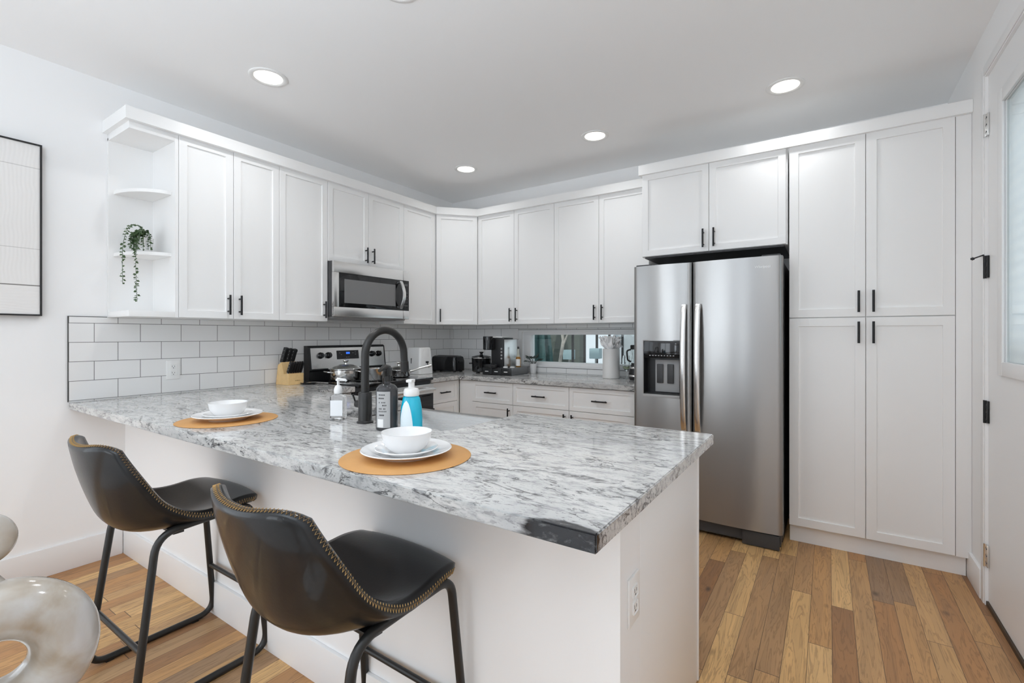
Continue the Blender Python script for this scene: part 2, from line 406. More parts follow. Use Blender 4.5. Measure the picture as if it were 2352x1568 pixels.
def fillet(pts, rad, seg=7, closed=False):
    """round the corners of a polyline"""
    pts = [Vector(p) for p in pts]; n = len(pts); out = []
    rr = rad if isinstance(rad, (list, tuple)) else [rad] * n
    for i in range(n):
        if not closed and i in (0, n - 1): out.append(pts[i]); continue
        p, a, c = pts[i], pts[i - 1], pts[(i + 1) % n]
        d1, d2 = (a - p).normalized(), (c - p).normalized()
        k = min(rr[i], (a - p).length * .49, (c - p).length * .49)
        s0, s1 = p + d1 * k, p + d2 * k
        for j in range(seg + 1):
            t = j / seg; out.append(s0 * (1 - t) ** 2 + p * 2 * t * (1 - t) + s1 * t * t)
    return out
def rrect(x0, x1, y0, y1, r, seg=6):
    o = []
    for cx, cy, a0 in ((x1 - r, y1 - r, 0), (x0 + r, y1 - r, 90), (x0 + r, y0 + r, 180), (x1 - r, y0 + r, 270)):
        for k in range(seg + 1):
            a = R(a0 + 90 * k / seg); o.append((cx + r * math.cos(a), cy + r * math.sin(a)))
    return o

# ------------------------------------------------------------------ room shell
HC = 2.742; XR = 4.10; YR = -8.0; T = 0.12
struct(B().box(-.3, XR + .3, YR - .3, .3, -0.1, 0).build('floor', FLOOR, flat=True))
struct(B().box(-.3, XR + .3, YR - .3, .3, HC, HC + .1).build('ceiling', CEIL, flat=True))
struct(B().box(-T, 0, -4.5, T, 0, HC).box(-T, 0, YR, -6.4, 0, HC).box(-T, 0, -6.4, -4.5, 2.5, HC).box(-T, 0, -6.4, -4.5, 0, .3).build('wall_left', WALL, flat=True))
WX0, WX1, WZ0, WZ1 = 0.876, 2.60, 0.972, 1.334          # kitchen window opening
struct(B().box(0, WX0, 0, T, 0, HC).box(WX1, XR, 0, T, 0, HC).box(WX0, WX1, 0, T, 0, WZ0).box(WX0, WX1, 0, T, WZ1, HC).build('wall_back', WALL, flat=True))
DY0, DY1, DZ = -1.80, -0.862, 2.515                        # door opening in the right wall
SY0, SY1 = -7.4, -5.2                                      # living room window behind the camera
struct(B().box(XR, XR + T, DY1, T, 0, HC).box(XR, XR + T, DY0, DY1, DZ, HC).box(XR, XR + T, SY1, DY0, 0, HC).box(XR, XR + T, YR, SY0, 0, HC)
       .box(XR, XR + T, SY0, SY1, 2.5, HC).box(XR, XR + T, SY0, SY1, 0, .3).build('wall_right', WALL, flat=True))
RX0, RX1, RX2, RX3 = 0.3, 1.6, 2.12, 2.38
struct(B().box(-T, RX0, YR - T, YR, 0, HC).box(RX1, RX2, YR - T, YR, 0, HC).box(RX3, XR + T, YR - T, YR, 0, HC).box(RX2, RX3, YR - T, YR, 2.6, HC).box(RX2, RX3, YR - T, YR, 0, .06).box(RX0, RX1, YR - T, YR, 2.6, HC).box(RX0, RX1, YR - T, YR, 0, .06).build('wall_rear', WALL, flat=True))
# rear windows (out of the picture, they show in reflections)
def big_window(name, x0, x1, z0, z1, M, n):
    f = B()
    for a, c in ((x0, x0 + .05), (x1 - .05, x1)): f.box(a, c, -.03, .03, z0, z1, .004, mat=M)
    for a, c in ((z0, z0 + .05), (z1 - .05, z1)): f.box(x0 + .05, x1 - .05, -.03, .03, a, c, .004, mat=M)
    for k in range(1, n): xx = x0 + (x1 - x0) * k / n; f.box(xx - .03, xx + .03, -.028, .028, z0 + .05, z1 - .05, .004, mat=M)
    return struct(f.build(name, TRIM))
big_window('window_2', RX0, RX1, .06, 2.6, Matrix.Translation((0, YR - .06, 0)), 2)
big_window('window_4', RX2, RX3, .06, 2.6, Matrix.Translation((0, YR - .06, 0)), 1)
big_window('window_5', -6.4, -4.5, .3, 2.5, Matrix.Translation((-.06, 0, 0)) @ Matrix.Rotation(R(90), 4, 'Z'), 2)
big_window('window_3', SY0, SY1, .3, 2.5, Matrix.Translation((XR + .06, 0, 0)) @ Matrix.Rotation(R(90), 4, 'Z'), 2)
rug = tag(B().box(.35, 3.75, -7.6, -4.35, .0005, .012, .003).build('bounce_rug', P('rug_wool', (.62, .61, .60), .95, noise=.12, nscale=60, bump=.4, bscale=300)), 'pale grey rug added unseen behind the camera to neutralize floor bounce', 'rug')  # added out of view to keep floor bounce and reflections neutral
# baseboards
struct(B().box(0, .014, YR, -2.932, 0, .15, .003).build('baseboard_left', TRIM))
struct(B().box(XR - .014, XR, DY1 + .045, -.558, 0, .142, .003).build('baseboard_right', TRIM))
struct(B().box(.0145, 3.066, -2.93, -2.9165, 0, .15, .003).build('baseboard_front', TRIM))
# knee wall that carries the bar side of the peninsula
struct(B().box(0, 3.067, -2.916, -2.777, 0, .875).build('wall_front', WALL, flat=True), 'white knee wall under the bar side of the peninsula')

# ------------------------------------------------------------------ kitchen window and what is outside
wn = struct(B().box(WX0, WX1, -.004, .02, WZ1 - .02, WZ1).box(WX0, WX1, -.004, .02, WZ0, WZ0 + .018).box(WX0, WX0 + .038, -.004, .02, WZ0 + .018, WZ1 - .02)
            .build('window_1', TRIM), 'low wide window strip with white frame above the back counter')
fr = B().box(WX0 + .04, WX1, .02, .10, WZ1 - .048, WZ1 - .001, .003).box(WX0 + .04, WX1, .02, .10, WZ0 + .001, WZ0 + .05, .003).box(WX0 + .04, WX0 + .125, .02, .10, WZ0 + .05, WZ1 - .048, .003)
fr.build('window_frame', TRIM, wn)
B().box(WX0 + .125, WX1, .056, .060, WZ0 + .05, WZ1 - .048).build('window_pane', PANE, wn, flat=True)
OUTW = P('outdoor_wall_paint', (0.10, 0.115, 0.10), 0.8, noise=0.2, nscale=3)
OUTG = P('patio_concrete', (0.60, 0.61, 0.60), 0.9, noise=0.15)
OUTP = P('outdoor_pale_render', (0.48, 0.52, 0.55), 0.8, noise=0.2, nscale=5)
TEAL = P('teal_canvas', (0.035, 0.085, 0.085), 0.7, noise=0.4, nscale=14)
PALEB = P('pale_blue_paint', (0.30, 0.42, 0.45), 0.5)
WOODB = P('bark', (0.40, 0.37, 0.33), 0.9, noise=0.5, nscale=18)
struct(B().box(-4, 4.5, .13, 7, -.1, -.001).build('patio_ground', OUTG, flat=True), 'concrete patio outside the kitchen window')
struct(B().box(-3.5, -.20, 3.6, 3.8, 0, 2.6).build('garden_wall', OUTW, flat=True), 'dark green-grey house wall outside the kitchen window')
struct(B().box(-.19, 3.2, 5.2, 5.35, 0, 2.4).build('boundary_wall', OUTP, flat=True), 'pale rendered wall behind the metal fence outside')
f = thing('metal_fence', 'black metal picket fence seen through the window beside the house wall', 'fence', (0, 2.9, 0))
for k in range(9):
    xx = .02 + .21 * k
    B().box(xx - .016, xx + .016, -.016, .016, 0, 1.7, .002).build('picket', HANDLE, f)
B().box(-.05, 1.85, -.012, .012, .30, .34).build('rail', HANDLE, f)
B().box(-.05, 1.85, -.012, .012, 1.60, 1.64).build('rail', HANDLE, f)
u = thing('patio_umbrella', 'folded teal patio umbrella outside the window against the dark wall', 'umbrella', (-.62, 2.9, 0))
B().tube([(0, 0, 0), (0, 0, 2.1)], .018, 10).build('pole', GREY, u)
ub = B(); prof = []
rows = []
for z, rr in ((.80, .20), (1.0, .19), (1.3, .16), (1.6, .12), (1.9, .07), (2.05, .03)):
    rows.append([(rr * (1 + .28 * math.sin(8 * a)) * math.cos(a), rr * (1 + .28 * math.sin(8 * a)) * math.sin(a), z) for a in [2 * math.pi * k / 64 for k in range(64)]])
ub.grid(rows, True); ub.build('canopy', TEAL, u)
B().box(-.22, .22, -.22, .22, 0, .06, .01).build('base', DARK, u)
t_ = thing('tree_trunk', 'thin pale tree trunk outside the window beside the metal fence', 'tree', (.12, 2.3, 0))
B().tube([(0, 0, 0), (.02, .02, .5), (-.01, 0, .9), (.03, .03, 1.2), (-.02, 0, 1.6), (0, 0, 2.2)], [.035, .03, .026, .026, .022, .015], 9).build('trunk', WOODB, t_)
B().tube([(0, .01, 1.05), (.10, .03, 1.3), (.2, .0, 1.6)], [.016, .014, .01], 8).build('branch', WOODB, t_)
def lantern(x, y, z, s, label):
    l = thing('garden_lantern', label, 'lantern', (x, y, 0), .1, 'pale blue box lanterns outside')
    B().box(-s / 2, s / 2, -s / 2, s / 2, z, z + s, .008).build('lantern_box', PALEB, l)
    B().tube([(0, 0, 0), (0, 0, z + .01)], .012, 8).build('post', GREY, l)
    B().box(-.08, .08, -.08, .08, 0, .02).build('base', GREY, l)
lantern(-.15, 3.1, .88, .16, 'small pale blue box lantern on a post before the dark outdoor wall')
lantern(.62, 2.45, .94, .15, 'small pale blue box lantern on a post before the metal fence')

# ------------------------------------------------------------------ tiled backsplash
bs = struct(B().box(.0005, .0085, -3.167, -.0005, .9145, 1.3825).build('trim_1', TILEL, flat=True), 'white subway tile backsplash with grey grout along the range wall')
B().box(.0005, .009, -3.1705, -3.167, .9145, 1.386).box(.0005, .009, -3.167, -3.003, 1.3825, 1.386).build('grout_edge', GROUT, bs, flat=True)
bs2 = struct(B().box(.0085, WX0, -.0085, -.0005, .9145, 1.3825).box(WX0, 2.345, -.0085, -.0005, .9145, WZ0 - .004).box(WX0, 2.345, -.0085, -.0005, WZ1 + .004, 1.3825)
             .build('trim_2', TILEB, flat=True), 'white subway tile backsplash around the kitchen window')
B().box(WX0 - .002, 2.345, -.0088, -.0005, WZ1, WZ1 + .004).box(WX0 - .002, 2.345, -.0088, -.0005, WZ0 - .004, WZ0).build('grout_edge', GROUT, bs2, flat=True)

# ------------------------------------------------------------------ cabinets
def pull(par, x, yf, z, L=0.124, vert=True):
    """bar pull on a front at y=yf, facing -y"""
    b = B(); h = L / 2; q = yf - .030
    if vert:
        b.tube([(x, q, z - h), (x, q, z + h)], .0062, 10)
        for s_ in (-1, 1): b.tube([(x, q, z + s_ * (h - .022)), (x, yf + .001, z + s_ * (h - .022))], .005, 8)
    else:
        b.tube([(x - h, q, z), (x + h, q, z)], .0062, 10)
        for s_ in (-1, 1): b.tube([(x + s_ * (h - .022), q, z), (x + s_ * (h - .022), yf + .001, z)], .005, 8)
    return b.build('handle', HANDLE, par)
ZB, ZT = 1.3835, 2.445
def wall_cabinet(label, loc, rz, wd, doors, z0=ZB, z1=ZT, depth=0.305, group='white wall cabinets', hz=None, hs=None, body=None):
    """doors: list of (x0, x1, side of pull); local front faces -y, back on y=0"""
    c = thing('wall_cabinet', label, 'cabinet', loc, rz, group)
    (body or B().box(.0005, wd - .0005, -depth, -.0015, z0 - loc[2], z1 - loc[2])).build('body', CAB, c, flat=True)
    for x0, x1, sd in doors:
        d = B().shaker(x0 + .0015, x1 - .0015, -depth - .021, .020, z0 + .001 - loc[2], z1 - .003 - loc[2]).build('door', CAB, c, flat=True)
        if sd:
            xx = x1 - .034 if sd > 0 else x0 + .034
            pull(d, xx, -depth - .021, z0 + .087 - loc[2])
    return c
# left run: local x maps to +y of the room (rz=90), front faces +x
Q = R(90)
Y_MW0, Y_MW1 = -1.7895, -1.0275
ya, yb = -2.7655, -2.1631
wall_cabinet('white double-door wall cabinet next to the open corner shelf', (0, ya, 0), Q, yb - ya, [(0, .3034, 1), (.3034, yb - ya, -1)])
wall_cabinet('white single-door wall cabinet just before the microwave', (0, yb, 0), Q, Y_MW0 - yb, [(0, Y_MW0 - yb, 1)])
wall_cabinet('short white double-door cabinet above the microwave', (0, Y_MW0, 0), Q, Y_MW1 - Y_MW0, [(0, .381, 1), (.381, .762, -1)], z0=1.842)
wall_cabinet('narrow white wall cabinet between microwave and corner cabinet', (0, Y_MW1, 0), Q, -.6264 - Y_MW1, [(0, -.6264 - Y_MW1, 0)])
# diagonal corner cabinet
cc = thing('wall_cabinet', 'white corner wall cabinet set diagonally between the two walls', 'cabinet', (0, 0, 0), 0, 'white wall cabinets')
B().prism([(.0015, -.0015), (.0015, -.6255), (.305, -.6255), (.6095, -.306), (.6095, -.0015)], ZB, ZT).build('body', CAB, cc, flat=True)
p0, p1 = Vector((.3255, -.6255, 0)), Vector((.6095, -.3265, 0)); L = (p1 - p0).length; an = math.atan2(p1.y - p0.y, p1.x - p0.x)
MD = Matrix.Translation(p0) @ Matrix.Rotation(an, 4, 'Z')
d = B().shaker(.012, L - .008, -.012, .020, ZB + .001, ZT - .003, mat=MD).build('door', CAB, cc, flat=True)
hb = B(); q = -.042; zc = ZB + .087
hb.tube([(.046, q, zc - .062), (.046, q, zc + .062)], .0062, 10, mat=MD)
for s_ in (-1, 1): hb.tube([(.046, q, zc + s_ * .04), (.046, -.011, zc + s_ * .04)], .005, 8, mat=MD)
hb.build('handle', HANDLE, d)
# back run
XB0, WB = .6105, .847
wall_cabinet('white double-door wall cabinet above the coffee machine', (XB0, 0, 0), 0, WB, [(0, WB / 2, 1), (WB / 2, WB, -1)])
wall_cabinet('white double-door wall cabinet above the window, up against the refrigerator bay', (XB0 + WB, 0, 0), 0, WB, [(0, WB / 2, 1), (WB / 2, WB, -1)])
# refrigerator bridge cabinet and pantry
XP0, XP1, YF = 3.2696, 4.0356, -.585
rb = wall_cabinet('white double-door bridge cabinet over the steel refrigerator', (2.337, 0, 0), 0, 3.262 - 2.337, [(0.004, .464, 1), (.464, .918, -1)], z0=1.848, depth=.585)
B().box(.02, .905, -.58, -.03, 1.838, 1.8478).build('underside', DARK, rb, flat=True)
pt = thing('pantry_cabinet', 'tall white four-door pantry cabinet beside the refrigerator', 'cabinet', (XP0, 0, 0))
pw = XP1 - XP0
B().box(0.0005, XR - XP0 - .0005, -.585, -.0015, .108, ZT).build('body', CAB, pt, flat=True)
B().box(.002, XR - XP0 - .016, -.56, -.5, .0005, .108).build('toe_kick', CAB, pt, flat=True)
B().box(pw + .002, XR - XP0 - .001, -.6005, -.585, .109, ZT - .002, .001).build('filler_strip', CAB, pt)
for x0, x1, sd in ((0, pw / 2, 1), (pw / 2, pw, -1)):
    for z0, z1, hz in ((.112, 1.383, 1.297), (1.388, ZT - .003, 1.475)):
        d = B().shaker(x0 + .0015, x1 - .0015, -.606, .0205, z0, z1, stile=.068).build('door', CAB, pt, flat=True)
        pull(d, x1 - .034 if sd > 0 else x0 + .034, -.606, hz)
# crown strips
def sweep_crown(name, path, label):
    """flat board swept along a plan path; the outer face is on the given line, board 22 mm thick, inside to the left of travel"""
    n = len(path); b = B(); inner = []
    for i, p in enumerate(path):
        p = Vector((*p, 0)); ds = []
        if i > 0: ds.append((p - Vector((*path[i - 1], 0))).normalized())
        if i < n - 1: ds.append((Vector((*path[i + 1], 0)) - p).normalized())
        nn = [Vector((-d_.y, d_.x, 0)) for d_ in ds]
        m_ = sum(nn, Vector()) / len(nn); m_ = m_ / m_.length_squared
        inner.append(p + m_ * .03)
    rows = []
    for z, ins in ((2.438, 0), (2.505, 0), (2.505, 1), (2.438, 1)):
        rows.append([(inner[i].x, inner[i].y, z) if ins else (*path[i], z) for i in range(n)])
    rows.append(rows[0]); bm = bmesh.new(); g_ = [[bm.verts.new(p) for p in r] for r in rows[:4]]
    for j in range(4):
        for k in range(n - 1): bm.faces.new((g_[j][k], g_[j][k + 1], g_[(j + 1) % 4][k + 1], g_[(j + 1) % 4][k]))
    bm.faces.new([g_[j][0] for j in range(4)]); bm.faces.new([g_[j][-1] for j in range(4)])
    bmesh.ops.recalc_face_normals(bm, faces=bm.faces[:]); b.add(bm)
    return struct(b.build(name, CAB, flat=True), label)
sweep_crown('trim_3', [(.001, -3.023), (.36, -3.023), (.36, -.64), (.625, -.362), (2.332, -.362)], 'white crown board above the wall cabinets and corner')
sweep_crown('trim_4', [(2.3225, -.328), (2.3225, -.628), (XR - .001, -.628)], 'white crown board above the refrigerator bay and pantry')

# open end shelf
es = thing('open_shelf', 'white open end shelf unit with two curved shelves holding the trailing plant', 'shelf', (0, -3.0, 0))
ew = 3.0 - 2.766
B().box(.0015, .014, .001, ew - .018, ZB + .03, ZT - .03).build('back_panel', CAB, es, flat=True)
B().box(.0015, .326, ew - .018, ew - .001, ZB, ZT).build('side_panel', CAB, es, flat=True)
B().box(.0015, .326, .001, ew - .018, ZB, ZB + .032, .001).build('bottom_board', CAB, es)
B().box(.0015, .326, .001, ew - .018, ZT - .045, ZT, .001).build('top_board', CAB, es)
def curved(z):
    pl = [(.0145, ew - .0185)] + [(.0145 + .27 * math.sin(R(a)) , ew - .0185 - .19 * math.cos(R(a))) for a in range(0, 91, 6)]
    return B().prism(pl, z - .019, z, .001).build('curved_shelf', CAB, es)
curved(2.115); curved(1.757)

# ------------------------------------------------------------------ countertops
SX0, SX1 = 1.555, 2.265       # sink cut-out
bm = bmesh.new()
poly = [(.0095, -3.167), (3.118, -3.167), (3.118, -2.110), (SX1, -2.110), (SX1, -2.560), (SX1 - .05, -2.610), (SX0 + .05, -2.610), (SX0, -2.560), (SX0, -2.110), (.655, -2.110), (.655, -1.794), (.0095, -1.794)]
poly = poly[:5] + [(SX1 - .05 + .05 * math.cos(R(a)), -2.56 + .05 * math.sin(R(a))) for a in (-20, -45, -70)] + poly[5:7] + [(SX0 + .05 + .05 * math.cos(R(a)), -2.56 + .05 * math.sin(R(a))) for a in (-110, -135, -160)] + poly[7:]
ctA = tag(B().prism(poly, .876, .914, .003).build('countertop', GRANITE), 'speckled white granite peninsula countertop with the sink cut-out', 'countertop', 'granite countertops')
ctB = tag(B().prism([(.0095, -1.0235), (.655, -1.0235), (.655, -.655), (2.338, -.655), (2.338, -.0095), (.0095, -.0095)], .876, .914, .003).build('countertop', GRANITE),
          'speckled granite corner countertop running along the window wall', 'countertop', 'granite countertops')

# ------------------------------------------------------------------ base cabinets
def base_cabinet(label, loc, rz, wd, fronts, zt=.875):
    """fronts: (x0, x1, z0, z1, pull) pull: None / 'h' / +1 / -1"""
    c = thing('base_cabinet', label, 'cabinet', loc, rz, 'white base cabinets')
    B().box(.0005, wd - .0005, -.600, -.0015, .105, zt).build('body', CAB, c, flat=True)
    B().box(.0005, wd - .0005, -.54, -.48, .0005, .105).build('toe_kick', CAB, c, flat=True)
    for x0, x1, z0, z1, h in fronts:
        dr = h == 'h'
        d = B().shaker(x0 + .0015, x1 - .0015, -.621, .0205, z0, z1, stile=.045 if dr else .06).build('drawer' if dr else 'door', CAB, c, flat=True)
        if dr: pull(d, (x0 + x1) / 2, -.621, (z0 + z1) / 2, vert=False)
        elif h: pull(d, x1 - .034 if h > 0 else x0 + .034, -.621, z1 - .087)
    return c
wc = .61 - .02
c0 = base_cabinet('white blind corner base cabinet beside the range with one small drawer', (0, -1.0225, 0), Q, 1.0225 - .002, [(.0, .375, .684, .868, 'h'), (.0, .375, .112, .680, -1)])
B().box(.376, .398, -.621, -.6005, .112, .868).build('filler_strip', CAB, c0, flat=True)
xs = (.776, 1.219, 1.756, 2.293)
bl = ('white base cabinet with one drawer under the coffee machine', 'white base cabinet with one drawer below the window, middle of the back run', 'white base cabinet with one drawer beside the refrigerator')
for i in range(3):
    x0 = xs[i]; wd = xs[i + 1] - x0
    c = base_cabinet(bl[i], (x0, 0, 0), 0, wd - .001, [(0, wd - .001, .684, .868, 'h'), (0, wd - .001, .112, .680, 1 if i != 2 else -1)])
    if i == 0: B().box(.623 - x0, -.0015, -.6155, -.6005, .112, .868).build('filler_strip', CAB, c, flat=True)
# short run beside the range, and the peninsula row (it opens to the sink side)
base_cabinet('narrow white base cabinet between peninsula and range', (0, -2.105, 0), Q, 2.105 - 1.796, [(0, .305, .112, .868, 1)])
PR = R(180)
base_cabinet('white peninsula base cabinet at its free end', (3.045, -2.7755, 0), PR, .765, [(0, .3825, .112, .868, 1), (.3825, .765, .112, .868, -1)])
base_cabinet('white base cabinet below the steel sink', (2.279, -2.7755, 0), PR, .74, [(0, .37, .112, .612, 1), (.37, .74, .112, .612, -1)], zt=.618)
base_cabinet('white peninsula base cabinet towards the tiled wall', (1.538, -2.7755, 0), PR, .87, [(0, .435, .112, .868, 1), (.435, .87, .112, .868, -1)])
ep = tag(B().box(3.046, 3.067, -2.7765, -2.142, .0005, .8755, .001).box(3.046, 3.0715, -2.1415, -2.13, .0005, .8755, .001).build('end_panel', CAB), 'flat white end panel closing the free end of the peninsula', 'panel')

# ------------------------------------------------------------------ sink and faucet
sk = thing('kitchen_sink', 'stainless apron-front sink set into the peninsula granite', 'sink', ((SX0 + SX1) / 2, -2.35, .62))
hx = (SX1 - SX0) / 2
def sinkring(x, y0, y1, r, z): return [(px, py, z) for px, py in rrect(-x, x, y0, y1, r, 6)]
zr = .876 - .62 - .0008
rows = [sinkring(hx - .004, -.272, .278, .02, zr - .25), sinkring(hx - .004, -.272, .278, .02, zr), sinkring(hx - .012, -.258, .236, .05, zr), sinkring(hx - .016, -.254, .232, .05, zr - .006),
        sinkring(hx - .022, -.248, .226, .055, zr - .20), sinkring(hx - .06, -.21, .19, .06, zr - .232), sinkring(.05, -.06, .04, .04, zr - .238), sinkring(.045, -.055, .035, .04, zr - .238)]
b = B(); b.grid(rows, True); b.build('basin', STEELS, sk, sharp=50)
B().lathe([(0, 0), (.044, 0), (.05, .003), (.052, .0055), (.044, .006), (.038, .002), (0, .002)], 32, (0, -.01, zr - .2395)).build('drain', CHROME, sk)
fc = thing('faucet', 'tall matte black gooseneck faucet rising behind the sanitizer bottle', 'faucet', (1.853, -2.67, .9142))
B().lathe([(0, 0), (.034, 0), (.034, .006), (.028, .010), (.0275, .125), (.0255, .128), (0, .128)], 32).build('body', BLACKM, fc)
neck = [(0, 0, .12), (0, 0, .28)] + [(0, .108 - .108 * math.cos(R(a)), .28 + .108 * math.sin(R(a))) for a in range(8, 181, 8)] + [(0, .217, .268), (0, .2195, .245)]
B().tube(neck, .0165, 18).build('neck', BLACKM, fc)
B().tube([(0, .2195, .246), (0, .223, .20)], .0185, 18).build('spray_head', BLACKM, fc)
B().tube([(-.02, 0, .075), (-.052, 0, .075)], .016, 16).tube(fillet([(-.045, 0, .075), (-.062, 0, .08), (-.068, -.01, .115)], .02), .004, 8).build('lever', BLACKM, fc)

# ------------------------------------------------------------------ bottles by the sink
SANI = P('sanitizer_label', (0.86, 0.88, 0.90), 0.4)
s1 = thing('pump_bottle', 'clear square sanitizer bottle with white pump beside the faucet', 'bottle', (1.69, -2.682, .9142), R(35))
rows = []
for z, a, c_ in ((0, .030, .020), (.003, .033, .023), (.098, .033, .023), (.106, .024, .018), (.110, .013, .013), (.122, .013, .013)):
    rows.append([(px, py, z) for px, py in rrect(-a, a, -c_, c_, min(a, c_) * .55, 5)])
rows = [[(p[0] * .02, p[1] * .02, 0) for p in rows[0]]] + rows + [[(p[0] * .02, p[1] * .02, .122) for p in rows[-1]]]
B().grid(rows, True).build('bottle_body', CLEARP, s1)
B().box(-.026, .026, -.0242, -.0236, .018, .085, 0).build('label', SANI, s1, flat=True)
B().lathe([(0, .112), (.017, .112), (.0185, .118), (.0185, .130), (.013, .145), (.008, .148), (.0055, .150), (.0055, .172), (0, .172)], 24).tube([(0, 0, .168), (0, 0, .176)], .011, 16).tube([(-.005, 0, .173), (.03, 0, .171), (.036, 0, .166)], [.008, .006, .004], 10).build('pump', PLASW, s1)
SMOKE = P('smoked_plastic', (0.10, 0.10, 0.105), 0.08, trans=0.55, ior=1.3)
s2 = thing('spray_bottle', 'dark grey trigger spray bottle with a pale label behind the front bowl', 'bottle', (2.035, -2.712, .9142), R(25))
B().lathe([(0, 0), (.038, 0), (.042, .004), (.042, .150), (.040, .160), (.030, .172), (.016, .178), (.014, .182), (.014, .19), (0, .19)], 36).build('bottle_body', SMOKE, s2)
LABEL = P('pale_label', (0.42, 0.42, 0.42), 0.5)
def arc_label(r, a0, a1, z0, z1, mat, par, name='label', n=16, sx=1, sy=1, x0=0, y0=0):
    rows = [[(x0 + sx * r * math.cos(R(a0 + (a1 - a0) * k / n)), y0 + sy * r * math.sin(R(a0 + (a1 - a0) * k / n)), z) for k in range(n + 1)] for z in (z0, z1)]
    return B().grid(rows).build(name, mat, par)
arc_label(.0425, -128, -50, .012, .150, LABEL, s2)
arc_label(.0429, -118, -85, .014, .045, PLASW, s2, 'white_label_patch')
mk = B()
for z, a0, a1 in ((.135, -112, -75), (.122, -112, -80), (.106, -110, -64), (.095, -90, -70), (.082, -110, -72), (.072, -112, -66), (.058, -108, -80)):
    for k in range(6):
        if random.random() < .75:
            s_ = a0 + (a1 - a0) * k / 6; rows = [[(.0428 * math.cos(R(s_ + q * 1.3)), .0428 * math.sin(R(s_ + q * 1.3)), z + dz) for q in range(4)] for dz in (0, .005)]
            mk.grid(rows)
mk.build('label_print', PLASB, s2)
B().lathe([(0, .188), (.016, .188), (.017, .2), (.013, .212), (0, .212)], 24).box(-.012, .012, -.016, .026, .205, .240, .006).tube([(0, .02, .240), (0, -.02, .243), (0, -.068, .232)], [.008, .011, .006], 10).tube([(0, -.02, .226), (0, -.034, .2), (0, -.03, .18)], [.005, .005, .003], 8).tube([(0, .012, .23), (0, .038, .2), (0, .045, .185)], [.009, .008, .006], 10).build('trigger_head', BLACKM, s2)
BLUES = P('blue_soap', (0.0, 0.42, 0.60), 0.12, coat=0.5, noise=0.1)
s3 = thing('soap_bottle', 'bright blue foaming soap bottle with white pump near the sink edge', 'bottle', (2.128, -2.672, .9142), R(30))
prof = [(.0, 0), (.040, 0), (.043, .006), (.043, .05), (.040, .09), (.033, .125), (.026, .134)]
B().lathe(prof + [(0, .134)], 36, sy=.68).build('bottle_body', BLUES, s3)
rows = []
for k in range(11):
    z = .004 + .112 * k / 10; half = 40 * math.sqrt(max(0, 1 - (k / 10) ** 1.7)) + .5
    rr = .0434 if z < .05 else (.0434 - (z - .05) * .075 if z < .09 else .0404 - (z - .09) * .2)
    rows.append([((rr + .0006) * math.cos(R(-112 + half * (q / 4 - 1))), .68 * (rr + .001) * math.sin(R(-112 + half * (q / 4 - 1))), z) for q in range(9)])
B().grid(rows).build('label', P('soap_label', (0.74, 0.84, 0.88), 0.35), s3)
lp = B()
for z, x0 in ((.022, -.02), (.022, -.008), (.085, -.014)): lp.box(x0, x0 + .009, -.0302, -.0297, z, z + .009)
B().lathe([(0, .132), (.028, .132), (.030, .136), (.030, .150), (.026, .160), (.012, .164), (.012, .185), (.014, .187), (.014, .196), (0, .197)], 28).box(-.012, .012, -.036, 0, .186, .197, .004).build('pump', PLASW, s3)
lp.b.free()

# ------------------------------------------------------------------ place settings
MAT = P('tan_leather', (0.52, 0.265, 0.085), 0.55, noise=0.12, nscale=14, bump=0.1, bscale=90)
def setting(x, y, wh):
    z = .9143
    pm = tag(B().lathe([(0, 0), (.191, 0), (.193, .0012), (.191, .0026), (0, .0026)], 96, (0, 0, 0)).build('placemat', MAT, loc=(x, y, z)), 'round tan leather placemat under the ' + wh, 'placemat', 'round tan placemats')
    z += .0028
    tag(B().lathe([(0, 0), (.075, 0), (.078, .003), (.095, .010), (.132, .0215), (.1345, .0235), (.132, .0255), (.094, .0145), (.085, .009), (.07, .0065), (0, .0065)], 80).build('dinner_plate', CERAM, loc=(x, y, z)), 'white dinner plate, the lowest piece of the ' + wh, 'plate', 'white dinner plates')
    z += .0068
    tag(B().lathe([(0, 0), (.055, 0), (.058, .003), (.07, .009), (.092, .0175), (.0938, .0193), (.092, .021), (.068, .0128), (.06, .008), (.05, .0062), (0, .0062)], 72).build('salad_plate', CERAM, loc=(x, y, z)), 'white salad plate under the bowl of the ' + wh, 'plate', 'white salad plates')
    z += .0065
    tag(B().lathe([(0, 0), (.040, 0), (.044, .003), (.060, .016), (.070, .034), (.0755, .058), (.0757, .0605), (.0735, .0605), (.0675, .036), (.057, .02), (.04, .0075), (0, .006)], 72).build('cereal_bowl', CERAM, loc=(x, y, z)), 'white bowl on top of the ' + wh, 'bowl', 'white cereal bowls')
setting(2.412, -2.965, 'place setting in front of the sink')
setting(1.302, -2.952, 'place setting towards the tiled wall')

# ------------------------------------------------------------------ bar stools
def catmull(P_, t):
    n = len(P_) - 1; x = t * n; i = min(int(x), n - 1); f_ = x - i
    p = [P_[max(0, i - 1)], P_[i], P_[i + 1], P_[min(n, i + 2)]]
    return [0.5 * (2 * p[1][k] + (p[2][k] - p[0][k]) * f_ + (2 * p[0][k] - 5 * p[1][k] + 4 * p[2][k] - p[3][k]) * f_ ** 2 + (3 * p[1][k] - p[0][k] - 3 * p[2][k] + p[3][k]) * f_ ** 3) for k in range(len(p[0]))]
